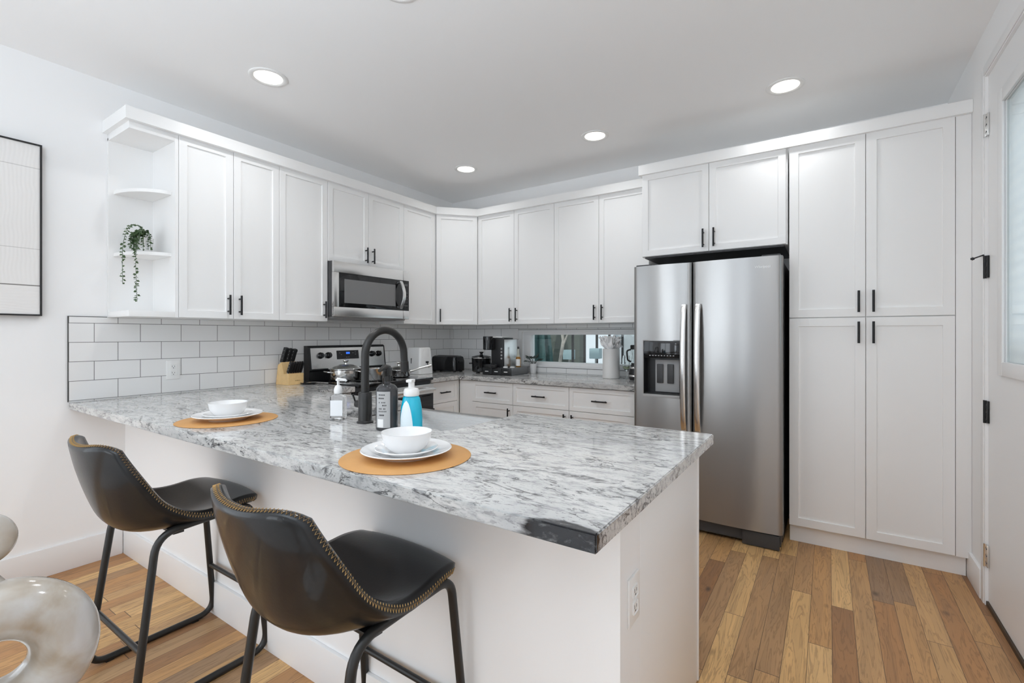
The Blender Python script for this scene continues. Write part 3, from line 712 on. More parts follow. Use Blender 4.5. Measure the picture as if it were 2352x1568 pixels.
#        center y, z   edge y, z   half width
SEAT = [(.222, .615, .205, .608, .176), (.208, .641, .192, .637, .198), (.135, .642, .128, .646, .211), (.04, .622, .045, .637, .220), (-.06, .602, -.02, .641, .226),
        (-.155, .602, -.08, .664, .229), (-.210, .640, -.135, .708, .227), (-.244, .722, -.180, .780, .220), (-.272, .822, -.222, .858, .210), (-.294, .905, -.252, .928, .204)]
def shell_point(u, v):
    k5 = abs(u) ** 6
    if v > .72: v -= .055 * k5 * ((v - .72) / .28) ** 1.5
    cy, cz, ey, ez, hw = catmull(SEAT, v)
    k = abs(u) ** 2.2
    if v > .80: hw *= 1 - .16 * min(1, (v - .80) / .2) ** 2
    return Vector((u * hw, cy + (ey - cy) * k, cz + (ez - cz) * k))
def make_stool(label, loc, rz):
    st = thing('bar_stool', label, 'stool', loc, rz, 'black leather bar stools')
    NU, NV, th = 32, 48, .033
    I = [[shell_point(-1 + 2 * i / NU, j / NV) for i in range(NU + 1)] for j in range(NV + 1)]
    O = []
    for j in range(NV + 1):
        row = []
        for i in range(NU + 1):
            du = I[j][min(NU, i + 1)] - I[j][max(0, i - 1)]; dv = I[min(NV, j + 1)][i] - I[max(0, j - 1)][i]
            row.append(I[j][i] - du.cross(-dv).normalized() * th * (0.75 + .25 * min(1, 6 * min(j / NV, 1 - j / NV) + .3)))
        O.append(row)
    # make sure the offset goes outward (down / back)
    if O[NV // 4][NU // 2].z > I[NV // 4][NU // 2].z:
        O = [[I[j][i] * 2 - O[j][i] for i in range(NU + 1)] for j in range(NV + 1)]
    loop = [(0, i) for i in range(NU + 1)] + [(j, NU) for j in range(1, NV + 1)] + [(NV, i) for i in range(NU - 1, -1, -1)] + [(j, 0) for j in range(NV - 1, 0, -1)]
    bm = bmesh.new()
    vi = [[bm.verts.new(p) for p in r] for r in I]; vo = [[bm.verts.new(p) for p in r] for r in O]
    for j in range(NV):
        for i in range(NU):
            bm.faces.new((vi[j][i], vi[j][i + 1], vi[j + 1][i + 1], vi[j + 1][i])); bm.faces.new((vo[j][i], vo[j + 1][i], vo[j + 1][i + 1], vo[j][i + 1]))
    def outdir(j, i):
        p = I[j][i]; a = I[min(NV - 1, max(1, j))][min(NU - 1, max(1, i))]
        return (p - a).normalized()
    mids = []
    for j, i in loop: mids.append(bm.verts.new((I[j][i] + O[j][i]) / 2 + outdir(j, i) * .008))
    n = len(loop)
    for k in range(n):
        (j0, i0), (j1, i1) = loop[k], loop[(k + 1) % n]
        bm.faces.new((vi[j0][i0], vi[j1][i1], mids[(k + 1) % n], mids[k])); bm.faces.new((mids[k], mids[(k + 1) % n], vo[j1][i1], vo[j0][i0]))
    bmesh.ops.recalc_face_normals(bm, faces=bm.faces[:])
    b_ = B(); b_.add(bm); sh = b_.build('seat_shell', LEATH, st, sharp=70)
    # zigzag stitching along the rim
    path = []; 
    for j, i in loop: path.append((I[j][i], O[j][i], (I[j][i] + O[j][i]) / 2 + outdir(j, i) * .007, outdir(j, i)))
    # resample by length
    seg = [(path[(k + 1) % n][2] - path[k][2]).length for k in range(n)]; tot = sum(seg); step = .005; zz = []
    k, acc, s_, side = 0, 0.0, 0.0, 0
    while s_ < tot - 1e-6 and k < n:
        while k < n and acc + seg[k] < s_: acc += seg[k]; k += 1
        if k >= n: break
        f_ = (s_ - acc) / max(seg[k], 1e-9); a, c = path[k], path[(k + 1) % n]
        L_ = [a[q].lerp(c[q], f_) for q in range(4)]
        e = L_[0] if side else L_[1]
        zz.append(L_[2].lerp(e, .62 if not side else .35) + L_[3] * .0032); side = 1 - side; s_ += step
    B().tube(zz, .00095, 4, closed=True).build('stitching', THREAD, st)
    # sled frame
    for sx in (-1, 1):
        xt, xb = sx * .203, sx * .228
        loop_ = [(xt, .168, .606), (xt, -.15, .590), (xb, -.225, .0130), (xb, .222, .0130)]
        B().tube(fillet(loop_, [.05, .07, .07, .07], 8, True), .0125, 12, closed=True).build('leg_frame', BLACKM, st)
        B().box(xb - .011, xb + .011, -.17, -.145, .0005, .006).box(xb - .011, xb + .011, .13, .155, .0005, .006).build('foot_pad', PLASB, st)
    def at(z, a, c): f_ = (z - a[2]) / (c[2] - a[2]); return a[1] + (c[1] - a[1]) * f_, abs(a[0]) + (abs(c[0]) - abs(a[0])) * f_
    for z, a, c in ((.235, (.228, .222, .013), (.203, .168, .606)), (.215, (.228, -.225, .013), (.203, -.15, .59))):
        yy, xx = at(z, a, c)
        B().tube([(-xx, yy, z), (xx, yy, z)], .0095, 12).build('crossbar', BLACKM, st)
    B().box(-.2, .2, .05, .085, .592, .602, .002).box(-.2, .2, -.10, -.065, .572, .582, .002).build('seat_bracket', BLACKM, st)
    return st
A = make_stool('black leather bar stool with tan zigzag stitching nearer the tiled wall', (1.335, -3.145, 0), 0)
dup(A, (2.39, -3.14, 0), R(-1), 'black leather bar stool with tan zigzag stitching at the free peninsula end')

# ------------------------------------------------------------------ refrigerator
fx0, fx1, fm = 2.348, 3.249, 2.737
rf = thing('refrigerator', 'stainless side-by-side refrigerator with ice and water dispenser', 'refrigerator', ((fx0 + fx1) / 2, -.45, 0))
def LX(x): return x - (fx0 + fx1) / 2
def LY(y): return y + .45
B().box(LX(fx0 + .006), LX(fx1 - .006), LY(-.715), LY(-.06), .03, 1.735, .006).build('body', DARK, rf)
def curved_door(x0, x1, z0, z1, hole=None):
    """steel door with a gently bowed front"""
    n = 24; yb, yf = LY(-.718), LY(-.80); bow = .012
    def fy(x):
        t = (x - x0) / (x1 - x0) * 2 - 1; e = max(0, abs(t) - .93) / .07
        return yf - bow * (1 - t * t) + .012 * e * e
    xs_ = [x0 + (x1 - x0) * (0.5 - 0.5 * math.cos(math.pi * k / n)) for k in range(n + 1)]
    if hole: xs_ = sorted(set([x for x in xs_ if min(abs(x - hole[0]), abs(x - hole[1])) > .004] + [hole[0], hole[1]]))
    zs_ = sorted(set([z0, z1] + ([hole[2], hole[3]] if hole else [])))
    bm = bmesh.new(); F = {}; Bk = {}
    for i, x in enumerate(xs_):
        for j, z in enumerate(zs_): F[i, j] = bm.verts.new((x, fy(x), z)); Bk[i, j] = bm.verts.new((x, yb, z))
    nx, nz = len(xs_) - 1, len(zs_) - 1
    for i in range(nx):
        for j in range(nz):
            if hole and hole[0] - 1e-6 <= xs_[i] and xs_[i + 1] <= hole[1] + 1e-6 and hole[2] - 1e-6 <= zs_[j] and zs_[j + 1] <= hole[3] + 1e-6:
                continue
            bm.faces.new((F[i, j], F[i + 1, j], F[i + 1, j + 1], F[i, j + 1])); bm.faces.new((Bk[i, j], Bk[i, j + 1], Bk[i + 1, j + 1], Bk[i + 1, j]))
        bm.faces.new((F[i, 0], Bk[i, 0], Bk[i + 1, 0], F[i + 1, 0])); bm.faces.new((F[i, nz], F[i + 1, nz], Bk[i + 1, nz], Bk[i, nz]))
    for j in range(nz):
        bm.faces.new((F[0, j], F[0, j + 1], Bk[0, j + 1], Bk[0, j])); bm.faces.new((F[nx, j], Bk[nx, j], Bk[nx, j + 1], F[nx, j + 1]))
    bmesh.ops.recalc_face_normals(bm, faces=bm.faces[:])
    b_ = B(); b_.add(bm); return b_, fy
hx0, hx1, hz0, hz1 = LX(2.420), LX(2.662), .884, 1.243
b_, fyl = curved_door(LX(fx0), LX(fm - .003), .10, 1.752, (hx0, hx1, hz0, hz1)); dl = b_.build('door', STEELV, rf, sharp=30)
b_, fyr = curved_door(LX(fm + .003), LX(fx1), .10, 1.752); dr = b_.build('door', STEELV, rf, sharp=30)
yo = LY(-.806)
# dispenser: bezel, upper touch panel, niche, paddles, tray
ds = B().box(hx0 - .006, hx0, yo - .004, yo + .012, hz0 - .02, hz1 + .005, .001).box(hx1, hx1 + .006, yo - .004, yo + .012, hz0 - .02, hz1 + .005, .001).box(hx0, hx1, yo - .004, yo + .012, hz1, hz1 + .006, .001).box(hx0, hx1, yo - .010, yo + .02, hz0 - .018, hz0, .002).build('dispenser_bezel', GREY, dl)
yn = LY(-.7195)
B().box(hx0, hx1, yn - .003, yn, hz0, hz1).box(hx0, hx0 + .002, yo + .002, yn, hz0, hz1).box(hx1 - .002, hx1, yo + .002, yn, hz0, hz1).box(hx0, hx1, yo + .004, yn, hz0, hz0 + .006).build('dispenser_niche', PLASB, dl, flat=True)
B().box(hx0 + .001, hx1 - .001, yo - .002, yn - .004, 1.128, hz1 - .001, .002).build('touch_panel', GLOSSB, dl)
B().box(hx0 + .06, hx1 - .02, yn - .02, yn - .0035, hz0 + .012, 1.115, .003).build('chute_plate', GREY, dl)
for xx in (hx0 + .095, hx0 + .165):
    B().box(xx - .022, xx + .022, yn - .032, yn - .0205, .955, 1.085, .006).build('paddle', DARK, dl)
ic = B()
for k in range(9):
    xx = hx0 + .04 + k * .0195; ic.box(xx, xx + .010, yo - .0026, yo - .0021, 1.142, 1.147)
ic.build('touch_icons', GREY, dl, flat=True)
def fr_handle(x, fy, par):
    y = fy(x); pts = []
    for k in range(25):
        t = k / 24; z = 1.48 - t * .82; pts.append((x, y - .016 - .040 * math.sin(math.pi * min(1, max(0, t))) ** .6, z))
    rows = []
    for p in pts:
        rows.append([(p[0] + dx, p[1] + dy, p[2]) for dx, dy in ((-.017, .004), (-.016, -.006), (-.009, -.011), (.009, -.011), (.016, -.006), (.017, .004), (.012, .008), (-.012, .008))])
    b_ = B(); b_.grid(rows, True)
    for z in (1.465, .675): b_.box(x - .014, x + .014, y - .03, y + .004, z - .016, z + .016, .004)
    return b_.build('handle', CHROME if False else STEELB, par)
STEELB = steel('handle_steel', 0.75, 0.2, 2)
fr_handle(LX(2.692), fyl, dl); fr_handle(LX(2.778), fyr, dr)
B().box(LX(fx0 + .01), LX(fx1 - .01), LY(-.775), LY(-.70), .022, .093, .004).box(LX(3.03), LX(3.232), LY(-.79), LY(-.772), .004, .09, .003).build('kick_grille', DARK, rf)
B().box(LX(2.42), LX(2.46), LY(-.74), LY(-.70), .0005, .024).box(LX(3.14), LX(3.18), LY(-.74), LY(-.70), .0005, .024).build('foot', PLASB, rf)
B().box(LX(3.236) - .10, LX(3.236), LY(-.775), LY(-.70), 1.7525, 1.765, .003).box(LX(fx0) + .01, LX(fx0) + .11, LY(-.775), LY(-.70), 1.7525, 1.765, .003).build('hinge_cover', DARK, rf)
MX = Matrix.Translation((LX(3.145), fyr(LX(3.145)) - .0006, 1.690)) @ Matrix.Rotation(R(3.3), 4, 'Z') @ Matrix.Rotation(R(90), 4, 'X')
lettering('Whirlpool', .020, CHROME, dr, MX)

# ------------------------------------------------------------------ microwave
mw = thing('microwave', 'stainless over-the-range microwave with curved handle', 'microwave', (.0015, (Y_MW0 + Y_MW1) / 2, 1.41), Q)
hw_ = .762 / 2 - .002
B().box(-hw_, hw_, -.37, 0, .012, .4305, .003).build('body', DARK, mw)
B().box(-hw_ + .02, hw_ - .02, -.36, -.02, .0, .012).box(-.30, -.04, -.33, -.08, -.006, 0, .002).box(.02, .28, -.33, -.08, -.006, 0, .002).build('vent_underside', GREY, mw)
xdr = hw_ - .105
fr_ = B()
yf = -.395
fr_.box(-hw_, hw_ - .07, yf, -.371, .345, .430, .004).box(-hw_ + .0, hw_ - .07, yf, -.371, .012, .085, .004).box(-hw_, -hw_ + .045, yf, -.371, .085, .345, .002).build('door', STEELH, mw)
B().box(hw_ - .069, hw_, yf, -.371, .345, .430, .004).box(hw_ - .069, hw_, yf, -.371, .012, .085, .004).box(hw_ - .0019, hw_, yf + .002, -.371, .080, .350).build('control_frame', STEELH, mw)
dg_ = B().box(-hw_ + .045, hw_ - .07, yf + .004, -.371, .085, .345, .001).build('door_glass', GLOSSB, mw)
WIN = P('oven_mesh_glass', (0.17, 0.17, 0.17), 0.12, metal=0.0, coat=0.4)
B().box(-hw_ + .095, hw_ - .155, yf + .0025, yf + .004, .118, .300).build('viewing_window', WIN, dg_, flat=True)
B().box(hw_ - .0695, hw_ - .002, yf + .003, -.371, .085, .345, .001).build('control_panel', GLOSSB, mw)
dm = B().box(hw_ - .055, hw_ - .015, yf + .0018, yf + .003, .298, .318)
for r_ in range(5):
    for c_ in range(3): dm.box(hw_ - .055 + c_ * .015, hw_ - .046 + c_ * .015, yf + .0022, yf + .003, .125 + r_ * .028, .131 + r_ * .028)
dm.build('keypad', P('keypad_grey', (.10, .10, .10), .4), mw, flat=True)
rows = []
for k in range(21):
    t = k / 20; z = .10 + t * .235; y = yf - .010 - .042 * math.sin(math.pi * t)
    rows.append([(hw_ - .105 + dx, y + dy, z) for dx, dy in ((-.015, .002), (-.013, -.006), (.013, -.006), (.015, .002), (.011, .006), (-.011, .006))])
hb_ = B(); hb_.grid(rows, True); hb_.box(hw_ - .117, hw_ - .093, yf - .014, yf + .006, .098, .118, .002).box(hw_ - .117, hw_ - .093, yf - .014, yf + .006, .317, .337, .002); hb_.build('handle', STEELB, mw)

# ------------------------------------------------------------------ range
rg = thing('kitchen_range', 'stainless freestanding electric range with black cooktop and backguard', 'range', (.012, (Y_MW0 + Y_MW1) / 2, 0), Q)
B().box(-.378, .378, -.635, -.005, .03, .905, .003).build('body', DARK, rg)
B().box(-.380, .380, -.672, -.005, .905, .925, .004).build('cooktop', GLOSSB, rg)
for x_, y_, r_ in ((-.19, -.49, .105), (.19, -.49, .085), (-.19, -.22, .085), (.19, -.22, .105)):
    B().torus(r_, .0012, (x_, y_, .9252), n=48, m=6).build('burner_ring', GREY, rg)
# sloped backguard
bgm = bmesh.new(); pr = [(-.005, .925), (-.075, .925), (-.075, .99), (-.083, 1.005), (-.060, 1.185), (-.045, 1.197), (-.005, 1.197)]
def backguard(x0, x1, pr, mat, name, par):
    bm = bmesh.new(); a = [bm.verts.new((x0, y, z)) for y, z in pr]; c = [bm.verts.new((x1, y, z)) for y, z in pr]
    for k in range(len(pr)): bm.faces.new((a[k], a[(k + 1) % len(pr)], c[(k + 1) % len(pr)], c[k]))
    bm.faces.new(a[::-1]); bm.faces.new(c); bmesh.ops.recalc_face_normals(bm, faces=bm.faces[:])
    b_ = B(); b_.add(bm); return b_.build(name, mat, par, sharp=25)
bgm.free()
bgd = backguard(-.380, .380, pr, PLASB, 'backguard', rg)
fp = backguard(-.362, .366, [(-.0765, 1.012), (-.0835, 1.014), (-.062, 1.178), (-.055, 1.180)], STEELH, 'control_panel', bgd)
def on_panel(z): return -.0840 + (z - 1.014) * (.0215 / .164)
tilt = math.atan2(.0215, .164)
def kn(x, z):
    Mk = Matrix.Translation((x, on_panel(z), z)) @ Matrix.Rotation(R(90) - tilt, 4, 'X')
    k_ = B().lathe([(0, .0), (.026, 0), (.026, .004), (.0225, .007), (.021, .024), (.018, .027), (0, .027)], 28, mat=Mk)
    k_.box(-.005, .005, -.021, .021, .024, .034, .002, mat=Mk); k_.build('knob', GLOSSB, rg)
for x_ in (-.278, -.207, .230, .302): kn(x_, 1.118)
Md = Matrix.Translation((-.02, on_panel(1.118) - .0006, 1.118)) @ Matrix.Rotation(R(90) - tilt, 4, 'X')
dsp = B().box(-.108, .108, -.036, .036, 0, .0012, mat=Md).build('display', PLASB, rg, flat=True)
B().box(-.018, .018, .006, .022, .0013, .0016, mat=Md).build('clock_digits', emis('clock_blue', (0.03, 0.16, 0.9), 1.2), dsp, flat=True)
im = B()
for k, (a, c) in enumerate(((-.07, .0), (-.02, -.022), (.0, -.022), (.045, .012), (.07, .0), (.07, .02), (-.085, .015))): im.box(a, a + .011, c, c + .003, .0013, .0015, mat=Md)
im.build('display_marks', GREY, dsp, flat=True)
od = B().box(-.376, .376, -.676, -.636, .255, .875, .004).build('oven_door', GLOSSB, rg)
B().box(-.376, .376, -.679, -.6765, .795, .874, .001).build('door_band', STEELH, od)
hd = B().tube([(-.345, -.724, .835), (.345, -.724, .835)], .0135, 16)
for x_ in (-.33, .33): hd.box(x_ - .013, x_ + .013, -.724, -.676, .824, .846, .003)
hd.build('handle', STEELB, od)
B().box(-.376, .376, -.670, -.636, .045, .248, .004).build('drawer', STEELH, rg)
B().box(-.37, -.33, -.60, -.56, .0005, .031).box(.33, .37, -.60, -.56, .0005, .031).box(-.37, -.33, -.06, -.02, .0005, .031).box(.33, .37, -.06, -.02, .0005, .031).build('foot', PLASB, rg)

# ------------------------------------------------------------------ cookware on the range
def cook_pot(label, x, y, r, h, lid=True, rz=0.0, long=None, glass=True):
    p = thing('cooking_pot' if not long else 'frying_pan', label, 'pot' if not long else 'pan', (x, y, .9268), rz, 'stainless cookware on the range')
    B().lathe([(0, 0), (r * .9, 0), (r * .96, .004), (r, .014), (r, h - .004), (r * 1.03, h), (r * 1.03, h + .002), (r * .985, h), (r * .97, .016), (r * .9, .006), (0, .005)], 48).build('pan_body', POTST, p)
    if long:
        hp = [(r * .98, 0, h * .72), (r + .03, 0, h * .82), (r + .10, 0, h + .012), (r + long, 0, h + .030)]
        b_ = B(); b_.tube(fillet(hp, .03), .0085, 12); b_.tube([(r + .09, 0, h + .009), (r + long + .004, 0, h + .031)], [.010, .0125], 12); b_.build('handle', STEELB, p)
    else:
        for s_ in (-1, 1):
            B().tube(fillet([(s_ * r * .98, -.045, h * .75), (s_ * (r + .038), -.04, h * .85), (s_ * (r + .038), .04, h * .85), (s_ * r * .98, .045, h * .75)], .02), .0055, 10).build('handle', CHROME, p)
    if lid:
        l = B().lathe([(r * 1.02, h + .0025), (r * .98, h + .006), (r * .7, h + .026), (r * .35, h + .038), (0, h + .041), (0, h + .038), (r * .35, h + .035), (r * .7, h + .023), (r * .97, h + .0025)], 48, closed=False).build('lid', GLASS if glass else POTST, p)
        B().torus(r * 1.01, .0035, (0, 0, h + .0065), n=48, m=10).build('lid_rim', CHROME, l)
        B().lathe([(0, h + .040), (.012, h + .040), (.009, h + .052), (.022, h + .066), (.022, h + .072), (0, h + .075)], 24).build('lid_knob', POTST, l)
    return p
cook_pot('wide steel pot with glass lid on the range near the knife block', .285, -1.60, .125, .085, rz=R(80))
cook_pot('steel pot without lid at the front of the range', .50, -1.50, .098, .095, lid=False, rz=R(70))
cook_pot('small steel frying pan with long handle and lid on the range', .42, -1.17, .095, .055, rz=R(70), long=.20)

# spoon rest beside the range
sr = tag(B().lathe([(0, 0), (.045, 0), (.062, .007), (.066, .013), (.062, .012), (.044, .004), (0, .003)], 36, sx=1.0, sy=.7).build('spoon_rest', PLASB, loc=(.215, -1.875, .9143), rot=(0, 0, R(15))), 'small black spoon rest on the granite beside the range', 'spoon rest')
sp = B().tube([(-.17, .0, .012), (-.06, 0, .016), (.0, 0, .0105)], [.0045, .0035, .003], 8).lathe([(0, 0), (.014, .002), (.018, .006), (.016, .006), (.012, .0035), (0, .0015)], 20, (.018, 0, .0055), sx=1.5)
tag(sp.build('spoon', POTST, loc=(.215, -1.875, .9143), rot=(0, 0, R(200))), 'steel spoon lying in the black spoon rest', 'spoon')

# ------------------------------------------------------------------ knife block and knives
KBR = R(4)
KB = thing('knife_block', 'light bamboo knife block full of black-handled knives', 'knife block', (.112, -1.952, .9142), KBR)
def yprism(poly, y0, y1, mat=None):
    b_ = B(); Mx = Matrix.Rotation(R(90), 4, 'X'); b_.prism(poly, -y1, -y0, .0015, mat=Mx if mat is None else mat @ Mx); return b_
# side profile in local x / z, thickness along y; the low step with the mark faces +x
yprism([(-.090, 0), (.062, 0), (.062, .084), (.004, .080), (-.022, .168), (-.066, .146)], -.062, .062).build('block', BAMBOO, KB, sharp=30)
bm_ = B()
for k, (w_, h_) in enumerate(((.0035, .005), (.004, .007), (.003, .006), (.005, .009), (.003, .006), (.004, .005), (.0035, .006))):
    bm_.box(.0621, .0624, -.010 + k * .0062, -.010 + k * .0062 + w_, .030 - h_ / 2, .030 + h_ / 2)
bm_.build('burnt_mark', P('burnt_mark', (0.34, 0.19, 0.07), 0.6), KB, flat=True)
KM = Matrix.Translation(KB.location) @ Matrix.Rotation(KBR, 4, 'Z')
def knife(label, lx, ly, lz, lean, L_, wd, th_, group):
    M_ = KM @ Matrix.Translation((lx, ly, lz)) @ Matrix.Rotation(lean, 4, 'Y')
    k = thing('kitchen_knife', label, 'knife', (0, 0, 0), 0, group); k.matrix_world = M_
    pl = [(-wd / 2, .002), (wd / 2, .002), (wd * .55, L_ * .3), (wd * .5, L_ * .7), (wd * .62, L_ * .93), (wd * .3, L_), (-wd * .45, L_ * .97), (-wd * .5, L_ * .5)]
    yprism(pl, -th_ / 2, th_ / 2).build('handle', PLASB, k)
    B().box(-wd * .42, wd * .42, -.0012, .0012, -.008, .003).build('blade', POTST, k, flat=True)
    rv = B()
    for q in (.3, .55, .8): rv.tube([(0, -th_ / 2 - .0006, L_ * q), (0, th_ / 2 + .0006, L_ * q)], .0028, 8)
    rv.build('rivet', CHROME, k)
    return k
LEAN = R(24)
knife('big black-handled chef knife at the wall end of the block top', -.044, -.040, .162, LEAN, .125, .034, .026, 'large knives in the block')
knife('black-handled bread knife, middle one of the three tall knives in the block', -.044, .000, .162, LEAN, .118, .026, .018, 'large knives in the block')
knife('black-handled carving knife of the block top, beside the range', -.044, .036, .162, LEAN, .112, .030, .022, 'large knives in the block')
nm = ('first', 'second', 'third', 'fourth', 'fifth', 'sixth')
for i in range(6):
    knife('black-handled steak knife, %s in the lower row counted towards the range' % nm[i], .036, -.050 + i * .020, .0875, LEAN, .092, .022, .013, 'steak knives in the block')

# ------------------------------------------------------------------ outlets
def outlet(label, M_):
    o = thing('power_outlet', label, 'outlet', (0, 0, 0), 0, 'white duplex outlets'); o.matrix_world = M_
    B().box(-.0365, .0365, -.006, 0, -.0585, .0585, .002).build('cover_plate', PLASW, o)
    for z in (-.02, .02):
        r_ = B().box(-.017, .017, -.008, -.0055, z - .0145, z + .0145, .004).build('receptacle', PLASW, o)
        B().box(-.0075, -.0055, -.0085, -.0079, z - .002, z + .007).box(.0055, .0075, -.0085, -.0079, z - .002, z + .006).tube([(0, -.0085, z - .008), (0, -.0079, z - .008)], .0026, 8).build('slots', DARK, r_)
    return o
outlet('white duplex outlet on the tiled backsplash', Matrix.Translation((.0086, -2.676, 1.062)) @ Matrix.Rotation(Q, 4, 'Z'))
outlet('white duplex outlet on the free end of the knee wall', Matrix.Translation((3.0672, -2.834, .628)) @ Matrix.Rotation(Q, 4, 'Z'))

# ------------------------------------------------------------------ appliances in the corner
wa = thing('countertop_appliance', 'upright white countertop appliance with a black lever next to the range', 'appliance', (.20, -.715, .9142), R(0))
rows = []
for z, a, c_ in ((0, .098, .088), (.004, .102, .092), (.13, .098, .085), (.235, .090, .076), (.25, .084, .070)):
    rows.append([(px, py, z) for px, py in rrect(-a, a, -c_, c_, .022, 6)])
rows = [[(p[0] * .02, p[1] * .02, 0) for p in rows[0]]] + rows + [[(p[0] * .02, p[1] * .02, .252) for p in rows[-1]]]
B().grid(rows, True).build('housing', PLASW, wa)
B().box(.0865, .0955, -.035, .04, .09, .235, .006).build('side_panel', PLASW, wa)
B().box(.095, .112, -.012, .018, .105, .122, .004).tube([(.105, .005, .105), (.108, .022, .06)], .004, 8).build('lever', PLASB, wa)
B().box(-.02, -.012, -.0872, -.082, .10, .15).build('switch', PLASB, wa)
ts = thing('toaster', 'long glossy black toaster in the corner under the cabinets', 'toaster', (.225, -.335, .9142), R(2))
rows = []
for z, a, c_ in ((.008, .160, .080), (.012, .166, .086), (.11, .164, .086), (.148, .156, .078), (.160, .140, .062)):
    rows.append([(px, py, z) for px, py in rrect(-a, a, -c_, c_, .035, 6)])
rows = [[(p[0] * .02, p[1] * .02, .008) for p in rows[0]]] + rows + [[(p[0] * .02, p[1] * .02, .161) for p in rows[-1]]]
B().grid(rows, True).build('housing', GLOSSB, ts)
B().box(-.125, .125, -.016, .016, .1605, .163).build('slot', DARK, ts)
B().box(.162, .182, -.018, .018, .095, .108, .003).build('lever', PLASB, ts)
B().lathe([(0, 0), (.014, 0), (.014, .01), (0, .01)], 16, (.13, -.05, 0)).lathe([(0, 0), (.014, 0), (.014, .01), (0, .01)], 16, (-.13, -.05, 0)).lathe([(0, 0), (.014, 0), (.014, .01), (0, .01)], 16, (.13, .05, 0)).lathe([(0, 0), (.014, 0), (.014, .01), (0, .01)], 16, (-.13, .05, 0)).build('foot', PLASB, ts)
sc = thing('slow_cooker', 'small round black slow cooker left of the coffee pod drawers', 'slow cooker', (.640, -.31, .9142))
B().lathe([(0, .012), (.082, .012), (.090, .02), (.095, .13), (.096, .142), (.088, .142), (0, .138)], 48).build('housing', GLOSSB, sc)
B().lathe([(.0965, .1425), (.099, .147), (.0965, .152), (.088, .152), (.088, .1425)], 48, closed=True).build('steel_rim', CHROME, sc)
l = B().lathe([(.096, .1525), (.093, .160), (.05, .172), (0, .176), (0, .172), (.05, .168), (.09, .1525)], 48).build('lid', GLOSSB, sc)
B().lathe([(0, .174), (.018, .174), (.011, .186), (.022, .200), (.022, .205), (0, .207)], 24).build('lid_knob', PLASB, l)
for a in (200, 20):
    B().box(.094, .122, -.022, .022, .085, .099, .005, mat=Matrix.Rotation(R(a), 4, 'Z')).build('side_grip', PLASB, sc)
B().lathe([(0, 0), (.016, 0), (.014, .016), (0, .016)], 20, mat=Matrix.Translation((.02, -.092, .055)) @ Matrix.Rotation(R(90), 4, 'X')).build('dial', PLASB, sc)
ft = B()
for a in (30, 150, 270): ft.lathe([(0, 0), (.012, 0), (.012, .014), (0, .014)], 14, (.065 * math.cos(R(a)), .065 * math.sin(R(a)), 0))
ft.build('foot', PLASB, sc)
pd = thing('pod_drawer', 'low black coffee pod drawer box under the coffee machine', 'drawer box', (.917, -.285, .9142), R(3))
B().box(-.155, .155, -.158, .16, .004, .066, .002).build('housing', P('box_grey', (.16, .16, .165), .3, metal=.6), pd)
for k in range(3):
    x0 = -.155 + k * .1035
    dq = B().box(x0, x0 + .1015, -.172, -.1585, .002, .066, .004).build('drawer', PLASB, pd)
    B().box(x0 + .030, x0 + .068, -.1735, -.1722, .029, .036).build('label_print', PLASW, dq, flat=True)
B().box(-.15, .15, -.15, .15, 0, .0041).build('foot', PLASB, pd)
cm = thing('coffee_machine', 'slim tall black and silver coffee machine standing on the pod drawer', 'coffee machine', (.905, -.29, .9808), R(3))
B().box(-.078, .062, -.115, -.105, .0, .272, .004).box(-.078, .062, -.106, .05, .262, .276, .004).build('front_panel', PLASB, cm)
B().box(-.076, .060, -.105, .13, .002, .262, .006).build('housing', P('satin_silver', (.72, .72, .71), .25, metal=.9), cm)
B().lathe([(0, .165), (.040, .165), (.046, .172), (.046, .285), (.044, .290), (0, .290)], 36, (-.082, -.165, 0)).build('brew_head', GLOSSB, cm)
B().lathe([(.0465, .1), (.048, .11), (.0465, .12)], 36, (-.082, -.165, .0)).b.free()
B().box(-.12, -.035, -.150, -.116, .175, .262, .008).build('head_bracket', PLASB, cm)
B().lathe([(0, 0), (.060, 0), (.062, .006), (.062, .026), (.056, .030), (0, .030)], 36, (-.055, -.165, .0), sx=1.1, sy=.8).build('drip_tray', PLASB, cm)
bt = B()
for z in (.085, .115, .145, .175): bt.tube([(.035, -.1165, z), (.035, -.1148, z)], .009, 12)
bt.build('button', GREY, cm)
B().box(-.12, -.05, -.12, .06, .278, .288, .003).box(-.05, .02, -.08, .06, .2765, .286, .003).build('top_lid', PLASW, cm)
AMB = P('amber_syrup', (0.62, 0.30, 0.06), 0.06, trans=0.6, ior=1.35)
sb = thing('syrup_bottle', 'amber syrup bottle with white label beside the coffee machine', 'bottle', (1.022, -.235, .9808))
B().lathe([(0, 0), (.022, 0), (.024, .003), (.024, .082), (.018, .098), (0, .10)], 28).build('bottle_body', AMB, sb)
B().lathe([(.018, .098), (.010, .125), (.0085, .15), (.0085, .172), (0, .172)], 24).build('bottle_neck', P('pale_glass', (.80, .80, .68), .08, trans=.5), sb)
B().lathe([(0, .172), (.0095, .172), (.0095, .192), (0, .192)], 20).build('cap', DARK, sb)
arc_label(.0245, -150, -10, .012, .075, PLASW, sb)
for i, (x_, y_, a) in enumerate(((.99, -.40, 20), (1.045, -.37, -15))):
    tag(B().box(-.02, .02, -.012, .012, 0, .012, .003).build('sweetener_sachet', PLASW, loc=(x_, y_, .9808), rot=(0, 0, R(a))), ('small white sachet on the pod drawer edge below the coffee machine', 'small white sachet on the pod drawer in front of the syrup bottle')[i], 'sachet', 'white sachets')
